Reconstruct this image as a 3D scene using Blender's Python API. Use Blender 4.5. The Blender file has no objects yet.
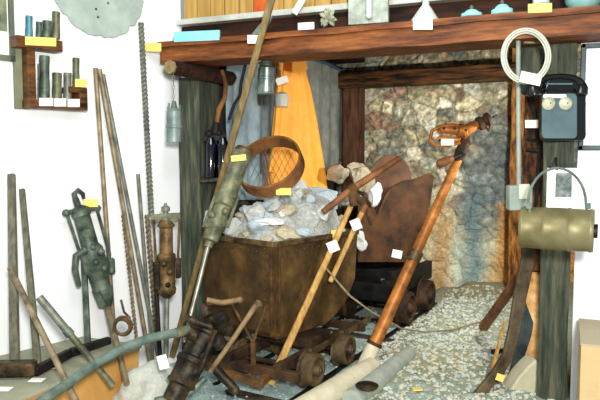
import bpy, bmesh, math, random
from mathutils import Vector, Matrix, noise
random.seed(7)
V = Vector
C = bpy.context.scene.collection
sc = bpy.context.scene
R = math.radians
# ------------------------------------------------------------------ camera
F = 630.0; YAW = R(23); PITCH = R(4.1)
CAM = V((0, 0, 1.05))
HF = V((-math.sin(YAW), math.cos(YAW), 0))
RT = V((math.cos(YAW), math.sin(YAW), 0))
FW = HF*math.cos(PITCH) + V((0, 0, -math.sin(PITCH)))
UP = RT.cross(FW)
def ray(px, py): return FW*F + RT*(px-300) + UP*(200-py)
def atZ(px, py, Z):
    d = ray(px, py); return CAM + d*(Z/d.dot(HF))
def onz(px, py, z):
    d = ray(px, py); return CAM + d*((z-CAM.z)/d.z)
def ony(px, py, y):
    d = ray(px, py); return CAM + d*(y/d.y)
def onx(px, py, x):
    d = ray(px, py); return CAM + d*(x/d.x)
# left wall of the room runs from W0 towards the viewer
W0 = V((-1.79, 2.70, 0)); WD = V((-.328, -.9447, 0)).normalized(); WN = V((.9447, -.328, 0)).normalized()
def onw(px, py, off=0.0):
    d = ray(px, py); s = ((W0+WN*off)-CAM).dot(WN)/d.dot(WN); return CAM + d*s
cam = bpy.data.objects.new('camera', bpy.data.cameras.new('camera')); C.objects.link(cam)
cam.location = CAM; cam.rotation_euler = (math.pi/2-PITCH, 0, YAW)
cam.data.sensor_width = 36; cam.data.lens = F/600*36; cam.data.clip_start = .02
sc.camera = cam

# ------------------------------------------------------------------ materials
def mat(name, c1, c2=None, scale=8, rough=.7, metal=0, bump=0, stretch=(1, 1, 1), c3=None, spec=.3, lo=.35, hi=.65, detail=6, trans=0):
    c1, c2, c3 = [tuple(k**1.28 for k in c) if c else None for c in (c1, c2, c3)]
    m = bpy.data.materials.new(name); m.use_nodes = True
    n = m.node_tree.nodes; l = m.node_tree.links; b = n['Principled BSDF']
    b.inputs['Roughness'].default_value = rough; b.inputs['Metallic'].default_value = metal
    b.inputs['Specular IOR Level'].default_value = spec
    if trans: b.inputs['Transmission Weight'].default_value = trans
    b.inputs['Base Color'].default_value = (*c1, 1)
    if c2 or bump:
        tc = n.new('ShaderNodeTexCoord'); mp = n.new('ShaderNodeMapping'); mp.inputs['Scale'].default_value = stretch
        nz = n.new('ShaderNodeTexNoise'); nz.inputs['Scale'].default_value = scale; nz.inputs['Detail'].default_value = detail
        nz.inputs['Roughness'].default_value = .65
        l.new(tc.outputs['Object'], mp.inputs['Vector']); l.new(mp.outputs[0], nz.inputs['Vector'])
        if c2:
            r = n.new('ShaderNodeValToRGB'); e = r.color_ramp.elements
            e[0].position = lo; e[0].color = (*c1, 1); e[1].position = hi; e[1].color = (*c2, 1)
            if c3:
                x = e.new((lo+hi)/2); x.color = (*c3, 1)
            l.new(nz.outputs['Fac'], r.inputs[0]); l.new(r.outputs[0], b.inputs['Base Color'])
        if bump:
            n2 = n.new('ShaderNodeTexNoise'); n2.inputs['Scale'].default_value = scale*2.5; n2.inputs['Detail'].default_value = 8
            l.new(mp.outputs[0], n2.inputs['Vector'])
            bp = n.new('ShaderNodeBump'); bp.inputs['Strength'].default_value = bump; bp.inputs['Distance'].default_value = .01
            l.new(n2.outputs['Fac'], bp.inputs['Height']); l.new(bp.outputs[0], b.inputs['Normal'])
    return m
def vcmat(name, rough=.9, bump=.5, scale=60):
    m = bpy.data.materials.new(name); m.use_nodes = True
    n = m.node_tree.nodes; l = m.node_tree.links; b = n['Principled BSDF']; b.inputs['Roughness'].default_value = rough
    b.inputs['Specular IOR Level'].default_value = .2
    a = n.new('ShaderNodeVertexColor'); a.layer_name = 'Col'
    tc = n.new('ShaderNodeTexCoord'); nz = n.new('ShaderNodeTexNoise'); nz.inputs['Scale'].default_value = scale; nz.inputs['Detail'].default_value = 6
    l.new(tc.outputs['Object'], nz.inputs['Vector'])
    mr = n.new('ShaderNodeMapRange'); mr.inputs['From Min'].default_value = .3; mr.inputs['From Max'].default_value = .7
    mr.inputs['To Min'].default_value = .7; mr.inputs['To Max'].default_value = 1.25
    l.new(nz.outputs['Fac'], mr.inputs['Value'])
    mx = n.new('ShaderNodeVectorMath'); mx.operation = 'SCALE'
    l.new(a.outputs['Color'], mx.inputs[0]); l.new(mr.outputs[0], mx.inputs['Scale']); l.new(mx.outputs[0], b.inputs['Base Color'])
    bp = n.new('ShaderNodeBump'); bp.inputs['Strength'].default_value = bump; bp.inputs['Distance'].default_value = .01
    l.new(nz.outputs['Fac'], bp.inputs['Height']); l.new(bp.outputs[0], b.inputs['Normal'])
    return m
M = {}
M['plaster'] = mat('plaster', (.90, .92, .94), (.95, .96, .97), 3, .9, bump=.05)
M['beam'] = mat('beam', (.05, .018, .008), (.46, .20, .055), 5, .6, bump=.5, stretch=(1, 7, 7), c3=(.26, .10, .030), lo=.3, hi=.75)
M['beam_dark'] = mat('beam_dark', (.012, .006, .004), (.09, .035, .012), 6, .8, bump=.5, stretch=(1, 6, 6))
M['lintel'] = mat('lintel', (.025, .013, .008), (.28, .14, .05), 5, .75, bump=.5, stretch=(1, 8, 8), lo=.4, hi=.7)
M['post'] = mat('post', (.045, .06, .045), (.19, .19, .13), 6, .8, bump=.5, stretch=(7, 7, .7), c3=(.10, .115, .085))
M['post_inner'] = mat('post_inner', (.10, .08, .045), (.42, .32, .17), 6, .8, bump=.5, stretch=(6, 6, .8))
M['post_brown2'] = mat('post_brown2', (.02, .010, .006), (.30, .12, .03), 9, .8, bump=.6, stretch=(5, 5, 1.5), lo=.42, hi=.72)
M['orange_stone'] = mat('orange_stone', (.55, .30, .12), (.88, .66, .38), 14, .8, bump=.6, c3=(.80, .50, .22))
M['slat_blue'] = mat('slat_blue', (.035, .055, .065), (.13, .17, .17), 9, .5, bump=.3)
M['bow_brown'] = mat('bow_brown', (.07, .05, .03), (.24, .19, .12), 9, .6, bump=.3)
M['lever_iron'] = mat('lever_iron', (.12, .085, .05), (.38, .27, .15), 14, .6, bump=.2)
M['post_brown'] = mat('post_brown', (.05, .025, .014), (.22, .11, .06), 6, .8, bump=.6, stretch=(6, 6, .8))
M['orange_board'] = mat('orange_board', (.08, .04, .016), (.62, .34, .10), 9, .8, bump=.6, stretch=(5, 5, 1), c3=(.36, .17, .05))
M['log_end'] = mat('log_end', (.20, .15, .07), (.45, .36, .20), 20, .8, bump=.3)
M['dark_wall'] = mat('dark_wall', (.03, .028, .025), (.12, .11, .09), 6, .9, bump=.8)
M['gold_grey'] = mat('gold_grey', (.5, .52, .46), (.68, .70, .66), 6, .7)
M['plate_rust'] = mat('plate_rust', (.045, .024, .012), (.17, .085, .032), 7, .7, bump=.3)
M['rust'] = mat('rust', (.05, .030, .016), (.28, .155, .06), 9, .75, bump=.4, c3=(.14, .078, .030), lo=.3, hi=.72)
M['rust_tub'] = mat('rust_tub', (.045, .030, .014), (.27, .165, .060), 7, .7, bump=.3, c3=(.13, .082, .030), lo=.3, hi=.72)
M['rust_orange'] = mat('rust_orange', (.30, .13, .035), (.74, .38, .12), 9, .45, metal=.2, bump=.2, c3=(.54, .24, .065))
M['rust_dark'] = mat('rust_dark', (.03, .02, .014), (.15, .085, .042), 10, .75, bump=.5)
M['rust_red'] = mat('rust_red', (.17, .075, .035), (.44, .22, .10), 9, .6, bump=.3)
M['hood_rust'] = mat('hood_rust', (.10, .05, .03), (.26, .15, .09), 7, .7, bump=.2)
M['wheel_rust'] = mat('wheel_rust', (.06, .045, .025), (.26, .19, .10), 12, .6, bump=.3)
M['rust_ring'] = mat('rust_ring', (.16, .075, .030), (.42, .22, .085), 9, .7, bump=.3)
M['black_iron'] = mat('black_iron', (.012, .014, .016), (.05, .045, .04), 14, .6, metal=.4, bump=.3)
M['grey_iron'] = mat('grey_iron', (.06, .085, .075), (.27, .31, .25), 14, .5, metal=.35, bump=.3, c3=(.15, .19, .155))
M['brown_iron'] = mat('brown_iron', (.06, .04, .022), (.32, .21, .10), 14, .5, metal=.35, bump=.3, c3=(.17, .12, .06))
M['olive_iron'] = mat('olive_iron', (.10, .105, .07), (.36, .35, .23), 12, .5, metal=.3, bump=.3, c3=(.22, .225, .15))
M['machine'] = mat('machine', (.012, .012, .010), (.17, .115, .06), 13, .5, metal=.3, bump=.5, c3=(.05, .042, .027))
M['steel'] = mat('steel', (.26, .25, .22), (.50, .48, .42), 16, .4, metal=.6, bump=.1)
M['rod_brown'] = mat('rod_brown', (.20, .16, .10), (.46, .38, .26), 16, .5, metal=.3, bump=.2)
M['rod_grey'] = mat('rod_grey', (.17, .18, .155), (.36, .37, .31), 16, .5, metal=.3, bump=.2)
M['handle_grey'] = mat('handle_grey', (.13, .135, .10), (.28, .27, .20), 14, .7, bump=.3, stretch=(4, 4, .6))
M['wood_pole'] = mat('wood_pole', (.17, .12, .05), (.34, .26, .12), 14, .6, bump=.2, stretch=(3, 3, .6))
M['wood_light'] = mat('wood_light', (.42, .24, .07), (.74, .50, .20), 14, .6, bump=.2, stretch=(3, 3, .6))
M['wood_cream'] = mat('wood_cream', (.66, .60, .44), (.82, .78, .62), 10, .8, bump=.2)
M['pale_grey'] = mat('pale_grey', (.40, .45, .41), (.54, .57, .50), 18, .9, bump=.2)
M['hose'] = mat('hose', (.12, .17, .15), (.24, .30, .26), 18, .7, bump=.2)
M['coat'] = mat('coat', (1.0, .47, .08), (1.0, .56, .13), 7, .6, bump=.1)
M['blue_cloth'] = mat('blue_cloth', (.26, .36, .43), (.50, .60, .62), 6, .8, bump=.3)
M['grey_cloth'] = mat('grey_cloth', (.26, .29, .27), (.42, .43, .39), 10, .9, bump=.3)
M['blue_hem'] = mat('blue_hem', (.12, .20, .32), rough=.8)
M['paper'] = mat('paper', (.92, .91, .86), rough=.8)
M['paper_y'] = mat('paper_y', (.90, .74, .26), rough=.8)
M['paper_b'] = mat('paper_b', (.30, .68, .74), (.42, .78, .82), 12, .8)
M['white_plastic'] = mat('white_plastic', (.62, .64, .56), rough=.4)
M['conduit'] = mat('conduit', (.30, .36, .33), (.42, .47, .43), 10, .5)
M['glass_blue'] = mat('glass_blue', (.003, .006, .016), rough=.08, spec=.8)
M['lamp_metal'] = mat('lamp_metal', (.16, .20, .19), (.45, .50, .46), 12, .3, metal=.7)
M['lamp_grey'] = mat('lamp_grey', (.20, .27, .26), (.36, .43, .40), 14, .5, metal=.3)
M['phone_black'] = mat('phone_black', (.012, .016, .018), rough=.25, spec=.6)
M['phone_face'] = mat('phone_face', (.12, .18, .20), (.19, .27, .29), 4, .4)
M['bell'] = mat('bell', (.62, .62, .45), (.80, .78, .60), 30, .35, metal=.3)
M['barrel'] = mat('barrel', (.20, .175, .085), (.33, .30, .19), 7, .45, metal=.3, bump=.1, c3=(.27, .245, .135))
M['teal'] = mat('teal', (.22, .42, .42), (.34, .54, .52), 8, .4)
M['plaque'] = mat('plaque', (.30, .34, .29), (.58, .62, .56), 14, .8, bump=.3)
M['glass_pale'] = mat('glass_pale', (.62, .70, .68), rough=.25, spec=.5)
M['crystal'] = mat('crystal', (.30, .32, .24), (.58, .58, .46), 40, .5, bump=.5)
M['plate'] = mat('plate', (.40, .48, .44), (.54, .61, .56), 10, .6, bump=.15)
M['pic_green'] = mat('pic_green', (.10, .16, .12), (.45, .45, .30), 9, .6)
M['pic_frame'] = mat('pic_frame', (.14, .17, .13), (.22, .24, .18), 12, .5)
M['frame_grey'] = mat('frame_grey', (.06, .10, .10), (.12, .17, .17), 12, .5)
M['print_blue'] = mat('print_blue', (.76, .84, .93), rough=.3)
M['photo_dark'] = mat('photo_dark', (.10, .14, .15), (.34, .38, .37), 60, .5)
M['cardboard'] = mat('cardboard', (.62, .47, .27), (.72, .57, .36), 6, .9, bump=.1)
M['cardboard_top'] = mat('cardboard_top', (.55, .49, .36), rough=.9)
M['bench_top'] = mat('bench_top', (.33, .35, .26), (.46, .46, .35), 6, .9, bump=.2)
M['bench_front'] = mat('bench_front', (.62, .36, .12), (.74, .46, .18), 5, .8, bump=.1)
M['sack'] = mat('sack', (.58, .55, .40), (.72, .68, .52), 8, .95, bump=.4)
M['rope'] = mat('rope', (.28, .24, .15), (.44, .38, .25), 40, .9, bump=.3)
M['mound'] = mat('mound', (.50, .52, .47), (.66, .68, .62), 30, .95, bump=.6)
M['rock_a'] = mat('rock_a', (.56, .60, .58), (.84, .86, .82), 12, .85, bump=.5, c3=(.72, .75, .72))
M['rock_b'] = mat('rock_b', (.42, .52, .58), (.74, .81, .84), 12, .85, bump=.5, c3=(.60, .68, .72))
M['rock_c'] = mat('rock_c', (.50, .44, .32), (.78, .72, .56), 12, .85, bump=.5)
M['rock_white'] = mat('rock_white', (.86, .88, .88), (.97, .97, .96), 8, .8, bump=.2)
M['gravel_a'] = mat('gravel_a', (.60, .65, .60), (.72, .74, .66), 30, .9)
M['gravel_b'] = mat('gravel_b', (.52, .60, .58), (.64, .70, .68), 30, .9)
M['gravel_c'] = mat('gravel_c', (.60, .58, .46), (.72, .69, .55), 30, .9)
M['rubble'] = mat('rubble', (.45, .47, .44), (.70, .72, .68), 40, .95, bump=1)
M['sleeper'] = mat('sleeper', (.05, .04, .03), (.14, .11, .08), 8, .9, bump=.5)

# planks: golden vertical boards
def plank_mat():
    m = bpy.data.materials.new('golden_boards'); m.use_nodes = True
    n = m.node_tree.nodes; l = m.node_tree.links; b = n['Principled BSDF']; b.inputs['Roughness'].default_value = .5
    tc = n.new('ShaderNodeTexCoord'); mp = n.new('ShaderNodeMapping'); mp.inputs['Scale'].default_value = (8, 8, .7)
    nz = n.new('ShaderNodeTexNoise'); nz.inputs['Scale'].default_value = 5; nz.inputs['Detail'].default_value = 5
    r = n.new('ShaderNodeValToRGB'); r.color_ramp.elements[0].color = (.32, .17, .03, 1); r.color_ramp.elements[1].color = (.55, .35, .09, 1)
    r.color_ramp.elements[0].position = .3; r.color_ramp.elements[1].position = .7
    l.new(tc.outputs['Object'], mp.inputs[0]); l.new(mp.outputs[0], nz.inputs['Vector']); l.new(nz.outputs['Fac'], r.inputs[0]); l.new(r.outputs[0], b.inputs['Base Color'])
    return m
M['boards'] = plank_mat()
M['boards_red'] = mat('boards_red', (.55, .12, .03), (.7, .22, .05), 8, .5)

# ------------------------------------------------------------------ mesh builder
WL = {}
def perp(d):
    d = d.normalized(); a = V((0, 0, 1)) if abs(d.z) < .9 else V((1, 0, 0))
    u = d.cross(a).normalized(); return u, d.cross(u).normalized()
class MB:
    def __init__(s): s.bm = bmesh.new(); s.mi = 0
    def _f(s, vs):
        try:
            f = s.bm.faces.new(vs); f.material_index = s.mi; return f
        except ValueError: return None
    def box(s, c, size, rot=None):
        c = V(c); h = V(size)/2; vs = []
        for i in (-1, 1):
            for j in (-1, 1):
                for k in (-1, 1):
                    p = V((i*h.x, j*h.y, k*h.z))
                    if rot is not None: p = rot @ p
                    vs.append(s.bm.verts.new(c+p))
        for q in ((0, 1, 3, 2), (4, 6, 7, 5), (0, 4, 5, 1), (2, 3, 7, 6), (0, 2, 6, 4), (1, 5, 7, 3)): s._f([vs[t] for t in q])
        return s
    def span(s, a, b): # axis aligned box between two corners
        a = V(a); b = V(b); return s.box((a+b)/2, [abs(x) for x in (b-a)])
    def bar(s, p0, p1, w, h, upv=None, w1=None, h1=None):
        p0 = V(p0); p1 = V(p1); d = (p1-p0).normalized()
        if upv is None: u, v = perp(d)
        else:
            u = d.cross(V(upv)).normalized(); v = u.cross(d).normalized()
        w1 = w1 or w; h1 = h1 or h
        a = [s.bm.verts.new(p0+u*i*w/2+v*j*h/2) for i, j in ((-1, -1), (1, -1), (1, 1), (-1, 1))]
        b = [s.bm.verts.new(p1+u*i*w1/2+v*j*h1/2) for i, j in ((-1, -1), (1, -1), (1, 1), (-1, 1))]
        s._f(a[::-1]); s._f(b)
        for i in range(4): s._f([a[i], a[(i+1) % 4], b[(i+1) % 4], b[i]])
        return s
    def tube(s, pts, r, n=10, closed=False, cap=True, flat=1.0, wob=0):
        pts = [V(p) for p in pts]; m = len(pts)
        rs = r if isinstance(r, (list, tuple)) else [r]*m
        rings = []; u = None
        for i, p in enumerate(pts):
            if closed: d = pts[(i+1) % m]-pts[i-1]
            else: d = pts[min(i+1, m-1)]-pts[max(i-1, 0)]
            d.normalize()
            if u is None: u, v = perp(d)
            else:
                u = (u-d*u.dot(d)).normalized(); v = d.cross(u)
            ring = []
            for k in range(n):
                a = 2*math.pi*k/n; rr = rs[i]
                if wob: rr *= 1+wob*noise.noise(p*9+V((k*.7, k*.3, 0)))
                ring.append(s.bm.verts.new(p+(u*math.cos(a)+v*math.sin(a)*flat)*rr))
            rings.append(ring)
        for i in range(m if closed else m-1):
            A = rings[i]; B = rings[(i+1) % m]
            for k in range(n): s._f([A[k], A[(k+1) % n], B[(k+1) % n], B[k]])
        if not closed and cap: s._f(rings[0][::-1]); s._f(rings[-1])
        return s
    def cyl(s, p0, p1, r0, r1=None, n=16):
        return s.tube([p0, p1], [r0, r1 if r1 is not None else r0], n)
    def lathe(s, p0, p1, prof, n=20):
        p0 = V(p0); p1 = V(p1); d = p1-p0; u, v = perp(d); rings = []
        for t, r in prof:
            c = p0+d*t
            rings.append([s.bm.verts.new(c+(u*math.cos(2*math.pi*k/n)+v*math.sin(2*math.pi*k/n))*max(r, .0005)) for k in range(n)])
        for A, B in zip(rings, rings[1:]):
            for k in range(n): s._f([A[k], A[(k+1) % n], B[(k+1) % n], B[k]])
        s._f(rings[0][::-1]); s._f(rings[-1]); return s
    def prism(s, poly, vec):
        vec = V(vec); a = [s.bm.verts.new(V(p)) for p in poly]; b = [s.bm.verts.new(V(p)+vec) for p in poly]
        s._f(a[::-1]); s._f(b); k = len(a)
        for i in range(k): s._f([a[i], a[(i+1) % k], b[(i+1) % k], b[i]])
        return s
    def ball(s, c, r, sub=2, rough=0, seed=0, cut=0):
        r = V((r, r, r)) if isinstance(r, (int, float)) else V(r)
        ret = bmesh.ops.create_icosphere(s.bm, subdivisions=sub, radius=1)
        pl = []
        rnd = random.Random(seed)
        for _ in range(cut):
            pl.append((V((rnd.gauss(0, 1), rnd.gauss(0, 1), rnd.gauss(0, 1))).normalized(), rnd.uniform(.55, .85)))
        for v in ret['verts']:
            p = v.co.copy()
            for nn, dd in pl:
                k = p.dot(nn)
                if k > dd: p -= nn*(k-dd)
            if rough: p *= 1+rough*noise.noise(p*1.7+V((seed*3.1, seed, 0)))
            v.co = V((p.x*r.x, p.y*r.y, p.z*r.z))+V(c)
        for f in {f for v in ret['verts'] for f in v.link_faces}: f.material_index = s.mi
        return s
    def build(s, name, m, parent=None, bevel=0, smooth=True, label=None, cat=None, group=None, kind=None, solid=0, origin=None):
        bmesh.ops.recalc_face_normals(s.bm, faces=s.bm.faces)
        if parent is not None: o0 = WL[parent]
        elif origin is not None: o0 = V(origin)
        else:
            mn = V([min(v.co[i] for v in s.bm.verts) for i in range(3)]); mx = V([max(v.co[i] for v in s.bm.verts) for i in range(3)])
            o0 = (mn+mx)/2; o0.z = mn.z
        bmesh.ops.translate(s.bm, verts=s.bm.verts, vec=-o0)
        me = bpy.data.meshes.new(name); s.bm.to_mesh(me); s.bm.free()
        for q in (m if isinstance(m, (list, tuple)) else [m]): me.materials.append(M[q])
        o = bpy.data.objects.new(name, me); C.objects.link(o); WL[o] = o0
        if parent is not None: o.parent = parent
        else: o.location = o0
        if smooth:
            for p in me.polygons: p.use_smooth = True
            try: me.set_sharp_from_angle(angle=R(38))
            except Exception: pass
        if solid:
            q = o.modifiers.new('solid', 'SOLIDIFY'); q.thickness = solid; q.offset = 0
        if bevel:
            q = o.modifiers.new('bevel', 'BEVEL'); q.width = bevel; q.segments = 2; q.limit_method = 'ANGLE'; q.angle_limit = R(40)
        if label: o['label'] = label
        if cat: o['category'] = cat
        if group: o['group'] = group
        if kind: o['kind'] = kind
        return o
def thing(name, label, cat, loc, group=None):
    o = bpy.data.objects.new(name, None); C.objects.link(o); o.location = V(loc); WL[o] = V(loc)
    o.empty_display_size = .05
    o['label'] = label; o['category'] = cat
    if group: o['group'] = group
    return o
def struct(name, mb, m, bevel=0, smooth=False, label=None):
    return mb.build(name, m, None, bevel, smooth, kind='structure')
def card(name, px0, py0, px1, py1, Z, m='paper', parent=None, tilt=0, label=None, cat=None, th=.002, fold=0):
    """a paper label facing the room"""
    a = atZ(px0, py0, Z); b = atZ(px1, py0, Z); c = atZ(px1, py1, Z); d = atZ(px0, py1, Z)
    if tilt:
        ce = (a+b+c+d)/4; q = Matrix.Rotation(R(tilt), 3, HF); a, b, c, d = [ce+q @ (p-ce) for p in (a, b, c, d)]
    mb = MB(); mb.prism([a, b, c, d], -HF*th)
    return mb.build(name, m, parent, smooth=False, label=label, cat=cat)
def tagpart(parent, px0, py0, px1, py1, Z, m='paper', tilt=0, label=None):
    lab = label or ('white paper tag' if m == 'paper' else 'yellow paper tag')
    return card('tag', px0, py0, px1, py1, Z, m, parent, tilt, lab)

# ------------------------------------------------------------------ ground
def sm(a, b, x):
    t = max(0, min(1, (x-a)/(b-a))); return t*t*(3-2*t)
def railx(y): return -1.05+.11*(y-2.4)
def ground(x, y):
    xo = x; x = x-railx(y)-1.05
    h = .055*sm(-1.01, -.86, x)*sm(2.05, 2.5, y) + .05*sm(-.7, -.3, x)*sm(2.9, 4.3, y)
    h += .035*noise.noise(V((x*3, y*3, 0)))*sm(-1.05, -.85, x)
    x = xo
    h += .10*math.exp(-(((x+1.62)/.16)**2+((y-2.25)/.16)**2))
    h += .07*sm(4.3, 4.7, y)*sm(-1.0, -.8, x)
    return h
bm = MB()
nx, ny = 110, 150
g = []
for j in range(ny+1):
    row = []
    for i in range(nx+1):
        x = -2.3+i*(2.7/nx); y = 1.75+j*(3.15/ny)
        k = sm(.02, .15, x-railx(y))
        z = ground(x, y)+(.004+.014*k)*noise.noise(V((x*22, y*22, 3)))+.010*k*abs(noise.noise(V((x*45, y*45, 7))))
        row.append(bm.bm.verts.new((x, y, z)))
    g.append(row)
for j in range(ny):
    for i in range(nx): bm._f([g[j][i], g[j][i+1], g[j+1][i+1], g[j+1][i]])
cl = bm.bm.loops.layers.color.new('Col')
for f in bm.bm.faces:
    for lp in f.loops:
        p = lp.vert.co; k = noise.noise(V((p.x*9, p.y*9, 1)))*.5+.5; q = noise.noise(V((p.x*2.5, p.y*2.5, 5)))*.5+.5
        base = V((.58, .65, .61)).lerp(V((.70, .72, .63)), k) if p.x > railx(p.y)+.03 else V((.62, .74, .74)).lerp(V((.74, .82, .80)), k)
        base = base.lerp(V((.40, .50, .48)), q*.3)
        if p.x > railx(p.y): base = base.lerp(V((.66, .62, .44)), .6*sm(.35, .75, q))
        if p.y > 4.2: base = base.lerp(V((.50, .42, .26)), .5*sm(4.2, 4.6, p.y))
        lp[cl] = (*base, 1)
M['ground'] = vcmat('ground', bump=.35, scale=90)
struct('floor', bm, 'ground', smooth=True)
# plinth riser that carries the display and the museum floor
struct('trim_plinth', MB().span((-2.3, 1.72, -.55), (.4, 1.78, .02)), 'bench_front', .004)
struct('floor_room', MB().span((-3.6, -1.6, -.60), (1.6, 4.9, -.55)), 'pale_grey')

# loose gravel (nobody could count it)
rnd = random.Random(3); tpl = []
for i in range(14):
    b_ = MB(); b_.ball((0, 0, 0), (1, 1, 1), 1, .35, i, 3); b_.bm.verts.ensure_lookup_table(); b_.bm.verts.index_update()
    tpl.append(([v.co.copy() for v in b_.bm.verts], [[v.index for v in f.verts] for f in b_.bm.faces])); b_.bm.free()
vs_, fs_, ms_ = [], [], []
for i in range(9000):
    x = rnd.uniform(-1.04, .02); y = rnd.uniform(2.1, 4.62)
    left = rnd.random() < .10
    if left: x = rnd.uniform(-1.5, -.9)
    elif x < railx(y)+.03: continue
    s_ = rnd.choice((.004, .005, .006, .007, .009, .013))*(.6 if left else 1)
    tv, tf = tpl[i % 14]; a_ = rnd.uniform(0, 6.28); ca, sa = math.cos(a_), math.sin(a_); z_ = ground(x, y)+s_*.3; n0_ = len(vs_)
    sx_ = s_*rnd.uniform(.9, 1.4); m_ = rnd.choice((0, 0, 0, 1, 2, 2))
    for v in tv: vs_.append((x+(v.x*sx_)*ca-v.y*s_*sa, y+(v.x*sx_)*sa+v.y*s_*ca, z_+v.z*s_*.7))
    for f in tf: fs_.append([n0_+k for k in f]); ms_.append(m_)
me = bpy.data.meshes.new('gravel'); me.from_pydata(vs_, [], fs_); me.polygons.foreach_set('material_index', ms_)
for q in ('gravel_a', 'gravel_b', 'gravel_c'): me.materials.append(M[q])
o = bpy.data.objects.new('gravel', me); C.objects.link(o)
o['label'] = 'pale loose gravel covering the ground right of the rails'; o['category'] = 'gravel'; o['kind'] = 'stuff'

# ------------------------------------------------------------------ alcove back wall: rubble masonry in relief
mb = MB(); nx, nz = 260, 250
x0, x1, z0, z1 = -1.85, .25, -.1, 2.05
g = []; cols = {}
def cellcol(c):
    h = (math.sin(c.x*127.1+c.y*311.7+c.z*74.7)*43758.5453) % 1; h2 = (math.sin(c.x*269.5+c.y*183.3+c.z*11.7)*43758.5453) % 1
    pal = [(.66, .62, .50), (.82, .78, .64), (.58, .58, .50), (.74, .66, .52), (.56, .58, .54), (.90, .87, .76), (.62, .50, .42), (.74, .75, .68)]
    a = V(pal[int(h*len(pal)) % len(pal)]); return a*(.8+.4*h2)
for j in range(nz+1):
    row = []
    for i in range(nx+1):
        x = x0+(x1-x0)*i/nx; z = z0+(z1-z0)*j/nz
        p = V((x*8.5, z*11.0, 0)); w = V((noise.noise(p*.6), noise.noise(p*.6+V((9, 0, 0))), 0))*.55
        q = p+w; d, pts = noise.voronoi(q, distance_metric='DISTANCE')
        e = d[1]-d[0]; edge = sm(.01, .16, e)
        hh = .012*edge+.022*noise.noise(V((x*16, z*16, 2)))+.006*noise.noise(V((x*60, z*60, 2)))+.04*noise.noise(V((x*1.7, z*1.7, 4)))
        col = cellcol(pts[0])
        h3 = (math.sin(pts[0].x*17.1+pts[0].y*31.7)*43758.5453) % 1
        mort = V((.56, .54, .44))
        c = mort.lerp(col, .25+.65*edge)
        fn = noise.noise(V((x*30, z*30, 12)))+.6*noise.noise(V((x*75, z*75, 15)))
        c = c*(1+.38*fn)
        c = c.lerp(V((.40, .34, .27)), .5*sm(.25, .6, noise.noise(V((x*7, z*7, 22)))))
        low = sm(.85, .35, z)        # base of the wall: smoother mineral-stained rock
        st = noise.noise(V((x*9, z*2.2, 8)))*.5+.5
        warm = V((.88, .79, .60)).lerp(V((.80, .84, .76)), sm(.35, .65, st))
        c = c.lerp(warm, low*.75)
        blue = sm(-.78, -.62, x+.12*noise.noise(V((x*5, z*5, 1))))*sm(.35, .75, z+.15*noise.noise(V((x*4, z*4, 6))))*sm(1.45, 1.2, z)
        bl = V((.13, .21, .27)).lerp(V((.60, .62, .60)), noise.noise(V((x*22, z*22, 4)))*.5+.5)
        c = c.lerp(bl, blue*.7)
        drip = math.exp(-((x+.62+.05*noise.noise(V((z*6, 0, 0))))/.07)**2)*sm(.95, .6, z)
        c = c.lerp(V((.34, .46, .50)), drip*.6)
        if z < .7:
            c = c.lerp(V((.85, .52, .20)), .7*sm(-.50, -.38, x))
            c = c.lerp(V((.66, .40, .14)), .45*math.exp(-((x+.86)/.06)**2)*sm(.65, .4, z))
        hh *= 1-.3*low
        v = mb.bm.verts.new((x, 4.70-hh, z)); cols[v] = c; row.append(v)
    g.append(row)
for j in range(nz):
    for i in range(nx): mb._f([g[j][i], g[j][i+1], g[j+1][i+1], g[j+1][i]])
cl = mb.bm.loops.layers.color.new('Col')
for f in mb.bm.faces:
    for lp in f.loops: lp[cl] = (*cols[lp.vert], 1)
M['masonry'] = vcmat('masonry', bump=.3, scale=60)
struct('wall_back', mb, 'masonry', smooth=True)
# alcove sides and roof
struct('wall_alcove_left', MB().span((-1.80, 2.88, -.05), (-1.68, 4.72, 2.0)), 'dark_wall')
struct('wall_alcove_right', MB().span((.12, 2.80, -.05), (.22, 4.72, 2.0)), 'dark_wall')
struct('ceiling', MB().span((-1.85, 2.76, 1.96), (.3, 4.75, 2.02)), 'beam_dark')
# room walls
a = W0; b = W0+WD*2.6
struct('wall_left', MB().prism([a+V((0, 0, -.55)), b+V((0, 0, -.55)), b+V((0, 0, 2.5)), a+V((0, 0, 2.5))], -WN*.08), 'plaster')
struct('wall_right', MB().span((.035, 2.70, -.55), (1.3, 2.79, 1.58)), 'plaster')
# boarded wall above the shelf
mb = MB()
x = -1.78; k = 0; rnd = random.Random(11)
zb = 1.70
while x < 1.3:
    w = .078
    mb.mi = 1 if k == 5 else 0
    mb.span((x+.0025, 2.715-.004*rnd.random(), zb), (x+w-.0025, 2.75, 2.5)); x += w; k += 1
mb.mi = 2; mb.span((-1.79, 2.735, 1.52), (1.3, 2.80, 2.5))
struct('wall_front', mb, ['boards', 'boards_red', 'beam_dark'])
struct('trim_board_ledge', MB().span((-1.79, 2.66, 1.685), (1.3, 2.735, 1.712)), 'gold_grey', .003)
struct('wall_header', MB().span((-1.79, 2.71, 1.52), (1.3, 2.745, 1.69)), 'beam_dark')

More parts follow.
